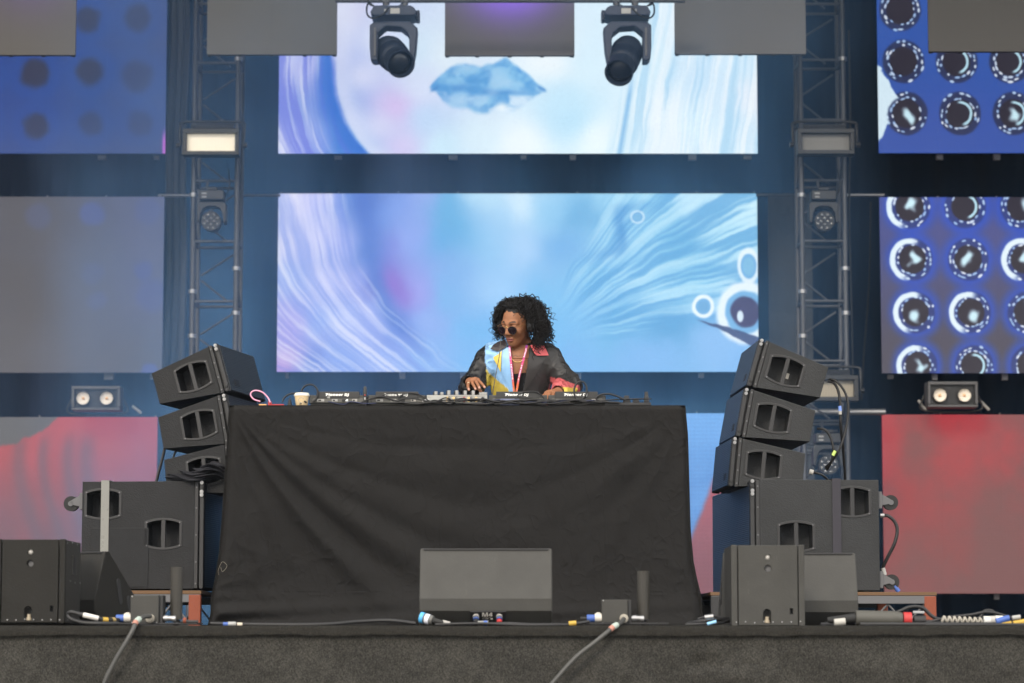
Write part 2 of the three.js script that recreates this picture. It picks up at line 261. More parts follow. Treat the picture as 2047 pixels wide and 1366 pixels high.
function paintTop(x, y) {
  const wx = x + 14 * (fbm(x * 0.02, y * 0.018, 1) - 0.5), wy = y + 14 * (fbm(x * 0.02, y * 0.018, 6) - 0.5);
  let c = blend(TOP, wx, wy);
  const t = clamp((wy - 100) / 205, 0, 1.2), edge = 664 + 8 * t + 62 * t * t * t, q = wx - 40 * t * t * t;
  const left = sst(edge + 1, edge - 5, wx), s = strand(q, wy * 0.6, 3);
  c = mixc(c, [234, 236, 252], left * sst(0.5, 0.7, s) * 0.8); c = mixc(c, [110, 120, 222], left * sst(0.5, 0.33, s) * 0.75);
  c = mixc(c, [44, 108, 205], left * sst(edge - 36 - 28 * t, edge - 8, wx) * 0.85);
  c = mixc(c, [230, 233, 250], sst(edge - 1, edge + 10, wx) * sst(edge + 70, edge + 14, wx) * 0.8);
  const f = strand((wx - 1260) + 0.16 * (wy - 200), wy * 0.5, 60), right = sst(1235, 1300, wx + 0.2 * (wy - 100));
  c = mixc(c, [178, 218, 242], right * sst(0.5, 0.34, f) * 0.8); c = mixc(c, [248, 253, 255], right * sst(0.5, 0.68, f) * 0.7);
  c = mixc(c, [120, 180, 226], 0.75 * Math.exp(-(((x - (1262 - (y - 170) * 0.17)) / 5) ** 2)) * sst(130, 200, y));
  // the mouth
  const u = (x - 974) / 118, up = lipLine(LIP_TOP, x) + 9 * (fbm(x * 0.07, 3) - 0.5), lo = lipLine(LIP_LOW, x) + 9 * (fbm(x * 0.06, 9) - 0.5);
  if (Math.abs(u) < 1) {
    const inside = sst(up - 4, up + 7, y) * sst(lo + 5, lo - 8, y), n = fbm(x * 0.035, y * 0.05, 14, 4);
    let lip = mixc([138, 196, 234], [84, 156, 216], sst(0.35, 0.65, n));
    const seam = 180 + 10 * (fbm(x * 0.03, 5) - 0.5) + 5 * Math.sin(u * 3);
    lip = mixc(lip, [74, 142, 208], 0.8 * Math.exp(-(((y - seam) / 8) ** 2)) * sst(0.62, 0.4, n));
    lip = mixc(lip, [218, 236, 250], sst(seam, seam + 10, y) * sst(0.45, 0.62, fbm(x * 0.025, y * 0.03, 33)) * 0.9);
    lip = mixc(lip, [240, 250, 254], Math.exp(-(((x - 1003) / 14) ** 2) - (((y - 214) / 12) ** 2)));
    c = mixc(c, lip, inside * (0.62 + 0.36 * sst(0.3, 0.6, fbm(x * 0.02, y * 0.03, 51, 3))));
  }
  return mixc(c, [64, 130, 196], 0.8 * Math.exp(-(((y - 172 - (Math.abs(x - 976) - 100) * 0.5) / 3.5) ** 2)) * sst(96, 104, Math.abs(x - 976)) * sst(120, 110, Math.abs(x - 976)));
}
function paintLow(x, y) {
  const e = 1480 - (y - 830) * 0.40 + 8 * (fbm(x * 0.02, y * 0.03, 2) - 0.5), c = mixc([112, 170, 232], [86, 140, 205], sst(820, 1000, y) * fbm(x * 0.02, y * 0.02, 3) * 1.4);
  return mixc(c, mixc([186, 84, 92], [128, 74, 84], sst(900, 1160, y)), sst(e - 6, e + 8, x));
}
function paintLeftTop(x, y) {
  let c = mixc([46, 78, 158], [82, 96, 142], sst(60, 330, x) * 0.8 + 0.25 * sst(230, 306, y)); c = mixc(c, [58, 84, 150], 0.6 * fbm(x * 0.012, y * 0.012, 4));
  for (const [cx, cy, r, a] of [[66, 145, 33, 0.95], [176, 140, 32, 0.85], [272, 150, 36, 0.45], [70, 252, 30, 0.8], [180, 247, 28, 0.5], [278, 246, 30, 0.35], [170, 34, 30, 0.8], [270, 30, 32, 0.6], [-40, 145, 33, 0.9], [-38, 250, 30, 0.8], [66, 36, 30, 0.8]]) {
    const d = Math.hypot(x - cx, (y - cy) * 0.96) + 10 * (fbm(x * 0.05, y * 0.05, cx) - 0.5);
    c = mixc(c, [40, 88, 178], 0.4 * a * Math.exp(-(((d - r * 1.25) / 14) ** 2)));
    c = mixc(c, [56, 58, 84], a * sst(r * 1.1, r * 0.55, d));
  }
  return mixc(c, [212, 120, 232], sst(322, 326, x) * sst(248, 285, y));  // magenta lamp light painted along the screen edge
}
function paintLeftMid(x, y) {  // grey wash of haze and daylight painted over the picture
  let c = mixc([96, 94, 100], [110, 118, 152], sst(40, 330, x) + 0.3 * (fbm(x * 0.01, y * 0.01, 2) - 0.5)); c = mixc(c, [104, 102, 106], sst(560, 740, y) * 0.6);
  for (const [cx, cy, r, a] of [[178, 425, 28, 0.7], [70, 430, 30, 0.3], [290, 420, 30, 0.35], [283, 540, 22, 0.6], [180, 545, 26, 0.25], [300, 590, 36, 0.45], [190, 600, 22, 0.3], [300, 744, 20, 0.9]]) c = mixc(c, [96, 112, 178], a * sst(r * 1.15, r * 0.6, Math.hypot(x - cx, y - cy) + 12 * (fbm(x * 0.05, y * 0.05, cx) - 0.5)));
  return c;
}
function paintLeftLow(x, y) {
  const n = fbm(x * 0.02, y * 0.012, 7), top = 824 + 62 * sst(130, 0, x) ** 0.7 + 26 * (fbm(x * 0.05, 2) - 0.35), e = y - top + (x > 132 ? 60 : 0);
  let c = mixc([198, 84, 92], [128, 84, 92], sst(860, 1080, y) * 0.85 + 0.5 * (n - 0.5)); c = mixc(c, [188, 92, 116], sst(180, 310, x) * 0.5 * sst(1050, 850, y));
  for (const [cx, w] of [[62, 16], [110, 12], [196, 18], [160, 14]]) c = mixc(c, [112, 92, 104], 0.6 * Math.exp(-(((x - cx - 30 * Math.sin(y * 0.012)) / w) ** 2)) * sst(850, 900, y));
  return mixc([102, 102, 104], c, sst(-3, 6, e));
}
function rings(list, bg, glow) {
  return (x, y) => {
    let c = bg(x, y);
    for (const [cx, cy, R, k] of list) {
      const dx = x - cx, dy = y - cy, d = Math.hypot(dx, dy * 0.95) / R + 0.07 * (fbm(x * 0.06, y * 0.06, cx) - 0.5), a = Math.atan2(dy, dx);
      if (d > 2) continue;
      const n = noise((a + 3.2) * 3.6, cx * 0.37 + dy * 0.02, 3) , n2 = noise((a + 3.2) * 4.4, cy * 0.41 + dx * 0.02, 8), dash = 0.5 + 0.5 * Math.sin(a * 15 + 6 * noise(a * 2, cx, 4)), dash2 = 0.5 + 0.5 * Math.sin(a * 19 + 7 * noise(a * 2, cy, 9));
      if (glow) c = mixc(c, [36, 78, 196], 0.85 * sst(1.75, 1.0, d));
      c = mixc(c, [30, 34, 62], sst(1.16, 0.98, d) * (glow ? 0.5 : 0.75));
      c = mixc(c, [34, 30, 48], sst(0.78, 0.66, d));
      for (const [rb, cells, on, sd] of [[0.77, 17, 0.3, 1], [0.98, 21, 0.42, 2]]) {
        const A = (a + 3.1416) / 6.2832 * cells, i0 = Math.floor(A);
        for (let q = -1; q <= 1; q++) {
          const i = ((i0 + q) % cells + cells) % cells, h1 = hash(i, Math.round(cx * 7 + cy), sd), h2 = hash(i, Math.round(cy * 5 + cx), sd + 9), h3 = hash(i, Math.round(cx + cy * 3), sd + 17);
          if (h1 < on) continue;
          const ca = (i + 0.5 + 0.5 * (h2 - 0.5)) / cells * 6.2832 - 3.1416, cr = rb + 0.12 * (h3 - 0.5), tx = d * Math.cos(a) - cr * Math.cos(ca), ty = d * Math.sin(a) - cr * Math.sin(ca);
          const along = -tx * Math.sin(ca) + ty * Math.cos(ca), across = tx * Math.cos(ca) + ty * Math.sin(ca), e = Math.hypot(along / (0.07 + 0.11 * h2), across / (0.05 + 0.03 * h3));
          c = mixc(c, mixc([150, 190, 240], [236, 244, 255], h1 * h1 * 1.2), sst(1.15, 0.55, e) * 0.95);
        }
      }
      if (k & 1) c = mixc(c, [228, 244, 255], sst(0.2, 0.09, Math.abs(d - 0.95 - 0.12 * Math.cos(a - 2.9))) * sst(-0.2, 0.35, -Math.cos(a - 0.3)));
      if (k & 2) c = mixc(c, [206, 240, 252], sst(0.40, 0.12, Math.hypot(dx / R - 0.1 + 0.5 * (noise(dy * 0.07, cx) - 0.5), (dy / R - 0.08 + 0.6 * (noise(dx * 0.09, cy) - 0.5)) * 0.8)));
      if (k & 4) c = mixc(c, [190, 232, 248], sst(0.1, 0.03, Math.abs(d - 0.56)) * sst(-0.2, 0.3, Math.cos(a + 0.2)));
    }
    return c;
  };
}
const RT = []; for (let i = 0; i < 5; i++) for (let j = 0; j < 3; j++) RT.push([1804 + i * 107 + j * 5, 14 + j * 106, 39, [0, 4, 4, 0, 4][i] | (j === 2 ? [2, 4, 2, 0, 2][i] : 0)]);
const ringsTop = rings(RT, (x, y) => mixc([38, 84, 170], [52, 84, 170], sst(60, 300, y) + 0.4 * fbm(x * 0.01, y * 0.01, 2)), false);
const paintRightTop = (x, y) => {
  const blob = sst(0.05, -0.05, (x - 1758) / 46 - 1 + 0.9 * Math.abs((y - 205) / 75) + 0.5 * (fbm(x * 0.04, y * 0.04, 3) - 0.5));
  return mixc(ringsTop(x, y), [218, 240, 253], y > 120 ? blob * sst(32, 40, Math.hypot(x - 1812, y - 228)) : 0);
};
const RM = []; for (let i = 0; i < 5; i++) for (let j = 0; j < 4; j++) RM.push([1824 + i * 112 + j * 4, 410 + j * 107, 39 - j, (i === 0 ? 3 : [0, 4, 2, 3, 4][(i + j) % 5]) | (j === 0 && i === 2 ? 2 : 0)]);
const paintRightMid = rings(RM, (x, y) => mixc([72, 78, 138], [74, 70, 84], sst(420, 740, y)), true);
const paintRightLow = (x, y) => mixc(mixc([174, 58, 66], [142, 66, 68], sst(820, 1150, y)), [116, 76, 76], 0.85 * sst(0.3, 0.85, fbm(x * 0.012, y * 0.01, 3) + (x - 1830) * 0.0011 + (y - 950) * 0.0008));

// ------------------------------------------------------------------ LED walls, built of half-metre modules
const casing = mat(0.02, 0.02, 0.022, 0.6);
function ledWall(name, label, { right, left, bottom, cols, rows, z = ZS, m = 0.5, paint, face = [0.02, 0.02, 0.02], gain = 1, dpi = 0.7, lamp, group }) {
  const b = at(left ?? right, bottom, z), W = cols * m, x0 = left !== undefined ? b.x : b.x - W, y0 = b.y, H = rows * m, s = 1 / (at(1024.5, bottom, z).x - at(1023.5, bottom, z).x);
  const t = thing(name, label, 'LED screen', [x0 + W / 2, y0, z], 0, group);
  let material;
  if (paint) {
    const pl = left ?? right - W * s, pt = bottom - H * s * 0.999, w = Math.round(W * s * dpi), h = Math.round(H * s * dpi);
    const map = tex(w, h, (i, j) => { const k = (0.97 + 0.06 * hash(i, j, 4)) * (j % 4 < 2 ? 1 : 0.965) * (i % 4 < 2 ? 1 : 0.985); return paint(pl + (i + 0.5) / w * W * s, bottom - (j + 0.5) / h * (bottom - pt)).map((v) => v * k); }, { srgb: true, wrap: false });
    material = new THREE.MeshStandardMaterial({ color: lin(...face), roughness: 0.75, emissive: 0xffffff, emissiveMap: map, emissiveIntensity: gain * 1.12 / EXPOSURE });
  } else material = new THREE.MeshStandardMaterial({ color: lin(...face), roughness: 0.75, bumpMap: T.grille, bumpScale: 0.002 });
  for (let j = 0; j < rows; j++) for (let i = 0; i < cols; i++) {
    const g = clean(box(m - 0.0002, m - 0.0002, 0.03, -W / 2 + (i + 0.5) * m, (j + 0.5) * m, -0.015, 0.0005)), p = g.attributes.position, uv = g.attributes.uv;
    for (let k = 0; k < p.count; k++) uv.setXY(k, (p.getX(k) + W / 2) / W, p.getY(k) / H);
    part('panel', paint ? g : uvm(g), material, t);
  }
  part('casing', box(W - 0.03, H - 0.03, 0.09, 0, H / 2, -0.0765, 0.004), casing, t);
  const br = []; if (z === ZS) { for (let i = 0; i <= cols; i++) if (hash(i, bottom, 5) > 0.35) br.push(box(0.03 + 0.05 * hash(i, bottom, 2), 0.03 + 0.03 * hash(i, bottom, 3), 0.04, -W / 2 + clamp(i * m + 0.1 * (hash(i, bottom, 4) - 0.5), 0.08, W - 0.08), -0.025, -0.085, 0.003)); } else for (let i = 0; i <= cols * 2; i++) br.push(box(0.03, 0.008, 0.03, -W / 2 + clamp(i * m / 2, 0.02, W - 0.02), -0.004, -0.03, 0.002));
  for (let i = 0; i <= cols; i++) br.push(box(0.012, 0.02, 0.02, -W / 2 + clamp(i * m, 0.02, W - 0.02), H + 0.01, -0.05, 0.002));
  for (const g of br) part('bracket', g, z === ZS ? M.dull : M.black, t);
  if (lamp) {
    const l = new THREE.RectAreaLight(lin(...lamp.color), lamp.level / EXPOSURE, W, H);
    l.position.set(x0 + W / 2, y0 + H / 2, z + 0.02); l.lookAt(x0 + W / 2, y0 + H / 2, 50); l.name = 'screen_light'; scene.add(l);
  }
  return t;
}
ledWall('led_screen', 'wide bright LED screen showing a pale blue mouth, behind the two big hanging spotlights', { left: 556, bottom: 306, cols: 8, rows: 3, m: (at(1515, 306, ZS).x - at(556, 306, ZS).x) / 8, paint: paintTop, dpi: 0.85, lamp: { color: [0.5, 0.75, 1], level: 0.25 } });
ledWall('led_screen', 'wide LED screen of flowing blue and white streaks behind the performer', { left: 553, bottom: 743, cols: 8, rows: 3, m: (at(1517, 743, ZS).x - at(553, 743, ZS).x) / 8, paint: paintMid, dpi: 0.85, lamp: { color: [0.3, 0.6, 1], level: 0.25 } });
ledWall('led_screen', 'low LED screen mostly hidden by the draped table, blue turning to red', { left: 553, bottom: 1187, cols: 8, rows: 3, m: (at(1517, 1187, ZS).x - at(553, 1187, ZS).x) / 8, paint: paintLow, dpi: 0.5 });
ledWall('led_screen', 'blue LED screen with blurred dark blobs above the blank grey one', { right: 329, bottom: 306, cols: 4, rows: 3, paint: paintLeftTop, gain: 0.72 });
ledWall('led_screen', 'almost blank grey LED screen, its haze painted in, with faint blue patches', { right: 323, bottom: 745, cols: 4, rows: 3, paint: paintLeftMid, gain: 0.68 });
ledWall('led_screen', 'dusky pink LED screen with a grey corner, behind the subwoofer with a silver strap', { right: 309, bottom: 1192, cols: 4, rows: 3, paint: paintLeftLow, gain: 0.78 });
ledWall('led_screen', 'deep blue LED screen of dotted rings with a white splash at its edge', { left: 1758, bottom: 305, cols: 4, rows: 3, paint: paintRightTop, dpi: 0.9, gain: 0.86 });
ledWall('led_screen', 'violet grey LED screen with rows of glowing white rings', { left: 1764, bottom: 746, cols: 4, rows: 3, paint: paintRightMid, dpi: 0.9, gain: 0.95 });
ledWall('led_screen', 'plain brick red LED screen behind the subwoofer with casters', { left: 1769, bottom: 1187, cols: 4, rows: 3, paint: paintRightLow, gain: 0.92 });

// five dark LED columns hanging in front
const ZH = -9.3;
const purple = (cx, k) => (x, y) => { const w = k * Math.exp(-(((x - cx) / 120) ** 2) - ((Math.max(0, y + 40) / 95) ** 2)); return [130 * w, 66 * w, 245 * w]; };  // glare of a purple lamp, painted on panel faces as emission
const offFace = [0.118, 0.113, 0.108];
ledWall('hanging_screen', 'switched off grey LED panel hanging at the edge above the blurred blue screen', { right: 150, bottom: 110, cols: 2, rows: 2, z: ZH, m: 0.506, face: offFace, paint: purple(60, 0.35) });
ledWall('hanging_screen', 'switched off grey LED panel hanging above the truss tower with the bright cream floodlight', { left: 413, bottom: 109, cols: 2, rows: 2, z: ZH, m: 0.507, face: [0.125, 0.124, 0.122] });
ledWall('hanging_screen', 'hanging LED panel with purple lamp glare painted on, between the two big hanging spotlights', { left: 889, bottom: 111, cols: 2, rows: 2, z: ZH, m: 0.506, face: offFace, paint: purple(1020, 1) });
ledWall('hanging_screen', 'switched off grey LED panel hanging above the creased cloth and truss tower', { left: 1349, bottom: 108, cols: 2, rows: 2, z: ZH, m: 0.512, face: [0.135, 0.131, 0.126] });
ledWall('hanging_screen', 'switched off grey LED panel hanging in front of the dotted rings', { left: 1857, bottom: 103, cols: 2, rows: 2, z: ZH, m: 0.51, face: [0.088, 0.085, 0.083] });

// ------------------------------------------------------------------ stage smoke: soft banks that drift between walls and table, tinted with the screens' blue light
{
  const smokeTex = tex(256, 128, (i, j, u, v) => {
    const n = fbm(u * 9, v * 6, 2, 5), edge = sst(0, 0.1, u) * sst(1, 0.9, u) * sst(0, 0.14, v) * sst(1, 0.84, v);
    return 255 * clamp((0.18 + 1.5 * (n - 0.25)), 0, 1) * edge;
  }, { wrap: false });
  const smokeMat = (o, c) => new THREE.MeshPhysicalMaterial({ color: lin(...c), roughness: 1, metalness: 0, specularIntensity: 0, transmission: 0.4, thickness: 0, transparent: true, opacity: o, alphaMap: smokeTex, side: THREE.DoubleSide });
  const bank = (x, y, z, w, h, o, c, k) => {
    const g = new THREE.PlaneGeometry(w, h, 48, 24), p = g.attributes.position;
    for (let i = 0; i < p.count; i++) p.setXYZ(i, p.getX(i) + x, p.getY(i) + y, z + 0.35 * (fbm(p.getX(i) * 0.6 + k, p.getY(i) * 0.6, k) - 0.5));
    g.computeVertexNormals(); const s = solo('smoke', g, smokeMat(o, c), '', ''); s.userData = { kind: 'stuff', group: 'stage smoke', label: 'stage smoke drifting before the screens, tinted with their blue light' }; s.castShadow = false;
  };
  globalThis.bank = bank;
}
bank(-0.8, 2.8, -11.95, 7.0, 6.8, 0.28, [0.17, 0.43, 0.78], 1);
bank(-0.6, 2.6, -11.7, 6.8, 6.4, 0.28, [0.17, 0.43, 0.78], 21);
bank(-0.7, 2.6, -12.2, 6.6, 6.6, 0.28, [0.17, 0.43, 0.78], 5);
bank(-0.6, 2.7, -10.85, 6.6, 6.4, 0.1, [0.18, 0.48, 0.9], 31);
bank(-2.2, 2.6, -9.95, 4.6, 6.6, 0.12, [0.30, 0.45, 0.8], 9);
bank(-0.4, 2.9, -8.2, 6.6, 5.6, 0.08, [0.24, 0.5, 0.9], 14);
bank(-1.3, 1.8, -11.0, 5.4, 3.8, 0.13, [0.22, 0.47, 0.86], 44);
// ------------------------------------------------------------------ truss towers
const ZT = -10.3;
function tower(label, pxl, pxr, levels) {
  const a = at(pxl, 600, ZT), b = at(pxr, 600, ZT), w = b.x - a.x, cx = (a.x + b.x) / 2, t = thing('truss_tower', label, 'truss tower', [cx, 0, ZT], 0, 'truss towers between the screens');
  const top = 6.6, d = 0.36;
  for (const [x, z] of [[-w / 2, 0], [w / 2, 0], [-w / 2, -d], [w / 2, -d]]) part('chord', bar([x, 0.02, z], [x, top, z], z ? 0.019 : 0.021), M.truss, t);
  const ys = levels.map((p) => at(0, p, ZT).y);
  ys.forEach((y, i) => {
    part('crossbar', bar([-w / 2, y, 0], [w / 2, y, 0], 0.012), M.truss, t);
    part('crossbar', bar([-w / 2, y, -d], [w / 2, y, -d], 0.012), M.truss, t);
    for (const s of [-1, 1]) part('crossbar', bar([s * w / 2, y, 0], [s * w / 2, y, -d], 0.012), M.truss, t);
    if (i) {
      const y0 = ys[i - 1], m = (y + y0) / 2, l = -w / 2 + 0.03, r = w / 2 - 0.04;
      part('brace', bar([l, m + 0.01, -d + 0.02], [r, Math.max(y, y0) - 0.05, -d + 0.02], 0.009), M.truss, t);
      part('brace', bar([l, m - 0.03, -d + 0.02], [r - 0.06, Math.min(y, y0) + 0.04, -d + 0.02], 0.009), M.truss, t);
      for (const s of [-1, 1]) part('brace', bar([s * w / 2, m, -0.01], [s * w / 2, y, -d + 0.01], 0.009), M.truss, t);
    }
  });
  for (const [x, py] of [[-w / 2, 390], [-w / 2, 583], [w / 2, 626], [-w / 2, 672], [w / 2, 118], [w / 2, 537]]) part('clamp', cyl(0.033, 0.03, x, at(0, py, ZT).y, 0, 'y', 12), M.alu, t);
  part('base_plate', box(w + 0.25, 0.02, d + 0.25, 0, 0.012, -d / 2, 0.003), M.truss, t);
  return t;
}
tower('truss tower with the bright cream floodlight, between the blank grey screen and the wide screens', 384, 471, [-110, 8, 126, 246, 362, 483, 603, 722, 842, 962, 1082, 1202]);
tower('truss tower with the dim grey floodlight, beside the creased cloth', 1605, 1691, [-110, 8, 120, 240, 361, 482, 602, 722, 842, 902, 1002, 1102, 1202]);

// slim pipes tied between the towers and screens
for (const [x0, x1, py, z, r, m, label] of [
  [316, 386, 391, -11.42, 0.014, M.alu, 'thin aluminium pipe between the blank grey screen and the truss tower'],
  [470, 560, 391, -11.1, 0.012, M.truss, 'thin dull pipe beside the top corner of the streaked screen'],
  [1512, 1596, 390, -11.05, 0.014, M.truss, 'thin grey pipe above the creased cloth'],
  [1690, 1768, 390, -11.05, 0.012, M.alu, 'thin pipe between the truss tower and the ringed screen'],
  [1620, 1770, 824, -11.0, 0.027, M.alu, 'stout aluminium pipe behind the speaker stack beside the brick red screen'],
]) solo('pipe', bar(at(x0, py, z), at(x1, py, z), r), m, label, 'pipe');
for (const [x0, y0, x1, y1, label] of [[264, 812, 282, 826, 'short white rod leaning beside the double blinder on the pink screen'], [1836, 800, 1852, 822, 'short white rod leaning before the double blinder on the red screen'], [1958, 800, 1978, 820, 'short white rod leaning past the double blinder on the red screen']])
  solo('support_rod', bar(at(x0, y0, -11.1), at(x1, y1, -11.1), 0.012), M.white, label, 'rod');

// ------------------------------------------------------------------ floodlights on the towers
function flood(label, px0, px1, py0, py1, faceColor, z = -9.98) {
  const a = at(px0, py1, z), b = at(px1, py0, z), w = b.x - a.x, h = b.y - a.y, t = thing('flood_light', label, 'floodlight', [(a.x + b.x) / 2, a.y, z]);
  part('housing', [box(w + 0.07, 0.032, 0.14, 0, -0.016, -0.04), box(w + 0.07, 0.036, 0.14, 0, h + 0.018, -0.04), box(0.034, h, 0.14, -w / 2 - 0.017, h / 2, -0.04), box(0.034, h, 0.14, w / 2 + 0.017, h / 2, -0.04), box(w + 0.02, h + 0.02, 0.06, 0, h / 2, -0.09)], M.plastic, t);
  const cells = tex(128, 64, (i, j) => (i % 8 < 1 || j % 8 < 1 ? 200 : 255), { wrap: false });
  const lit = faceColor[0] > 0.8; part('lamp_face', box(w, h, 0.02, 0, h / 2, -0.035, 0.003), mat(...faceColor, 0.65, lit ? { bumpMap: cells, bumpScale: 0.003, emissive: lin(0.9, 0.78, 0.58), emissiveIntensity: 0.34 / EXPOSURE } : { map: cells, bumpMap: cells, bumpScale: 0.003 }), t);
  if (lit) { const l = new THREE.RectAreaLight(lin(1, 0.9, 0.7), 0.3 / EXPOSURE, w, h); l.position.set((a.x + b.x) / 2, a.y + h / 2, z + 0.01); l.lookAt((a.x + b.x) / 2, a.y + h / 2, 50); l.name = 'flood_glow'; scene.add(l); }
  part('fin', [0, 1, 2, 3].map((k) => box(w * 0.9, 0.008, 0.05, 0, h + 0.05 + k * 0.012, -0.1, 0.002)), M.plastic, t);
  part('bracket', tube([V(-w / 2 - 0.06, h * 0.4, -0.06), V(-w / 2 - 0.065, h + 0.06, -0.08), V(-w / 2 - 0.04, h + 0.11, -0.1), V(0, h + 0.115, -0.1), V(w / 2 + 0.04, h + 0.11, -0.1), V(w / 2 + 0.065, h + 0.06, -0.08), V(w / 2 + 0.06, h * 0.4, -0.06)], 0.011, 60, 8), M.plastic, t);
  for (const s of [-1, 1]) part('knob', cyl(0.022, 0.03, s * (w / 2 + 0.075), h * 0.42, -0.06, 'x', 12), M.plastic, t);
}
flood('bright cream flat floodlight clamped to the truss tower', 373, 470, 267, 303, [0.86, 0.78, 0.62]);
flood('dim grey flat floodlight clamped to the truss tower by the creased cloth', 1603, 1699, 267, 301, [0.19, 0.185, 0.17]);
flood('flat floodlight half hidden by the topmost speaker with casters below', 1618, 1707, 760, 794, [0.3, 0.265, 0.2]);

// ------------------------------------------------------------------ wash lights hanging in the towers
function washLight(label, cx, cy, z = -10.22) {
  const c = at(cx, cy, z), t = thing('wash_light', label, 'stage light', c);
  const s = 244 ** -1;
  part('base', [box(50 * s, 20 * s, 0.16, 0, 44 * s, -0.02, 0.012, 2), box(22 * s, 6 * s, 0.05, 0, 58 * s, 0, 0.006)], M.plastic, t);
  part('label_plate', [box(10 * s, 3 * s, 0.004, -14 * s, 47 * s, 0.062, 0.001), box(9 * s, 3 * s, 0.004, -14 * s, 40 * s, 0.062, 0.001)], M.grey, t);
  part('yoke', prism([[-29, 26], [-24, 32], [24, 32], [29, 26], [29, -8], [23, -12], [21, 8], [16, 18], [8, 22], [-8, 22], [-16, 18], [-21, 8], [-23, -12], [-29, -8]].map(([x, y]) => [x * s, y * s]), 0.13, 0.008, -0.1), M.plastic, t);
  part('head', [cyl(19.5 * s, 0.1, 0, -8 * s, 0.01, 'z', 32), cyl(17 * s, 0.14, 0, -8 * s, -0.05, 'z', 32)], M.black, t);
  const lens = []; for (const [x, y] of [[-5, 12], [6, 12], [-13, 5], [0, 5], [13, 5], [-7, -1], [6, -1], [-13, -6], [0, -7], [13, -6], [-6, -14], [5, -14]]) lens.push([x, y]);
  for (const [x, y] of lens) part('lens', (() => { const g = new THREE.SphereGeometry(3 * s, 12, 8); g.scale(1, 1, 0.5); g.translate(x * s, y * s - 8 * s, 0.062); return g; })(), M.glassy, t);
  part('clamp', [bar([-10 * s, 60 * s, 0], [-10 * s, 76 * s, -0.05], 0.012), bar([10 * s, 60 * s, 0], [10 * s, 76 * s, -0.05], 0.012)].map(clean)[0], M.truss, t);
  part('power_cable', tube([V(20 * s, 44 * s, -0.05), V(30 * s, 52 * s, -0.02), V(34 * s, 70 * s, -0.02), V(30 * s, 100 * s, -0.06)], 0.006), M.cable, t);
}
M.glassy = mat(0.2, 0.2, 0.2, 0.15, { metalness: 0.6 });
washLight('round multi lens wash light high in the truss tower below the bright cream floodlight', 423, 436);
washLight('round multi lens wash light high in the truss tower by the creased cloth', 1647, 436);
washLight('round multi lens wash light low in the truss tower behind the lowest tilted speaker', 1655, 922);

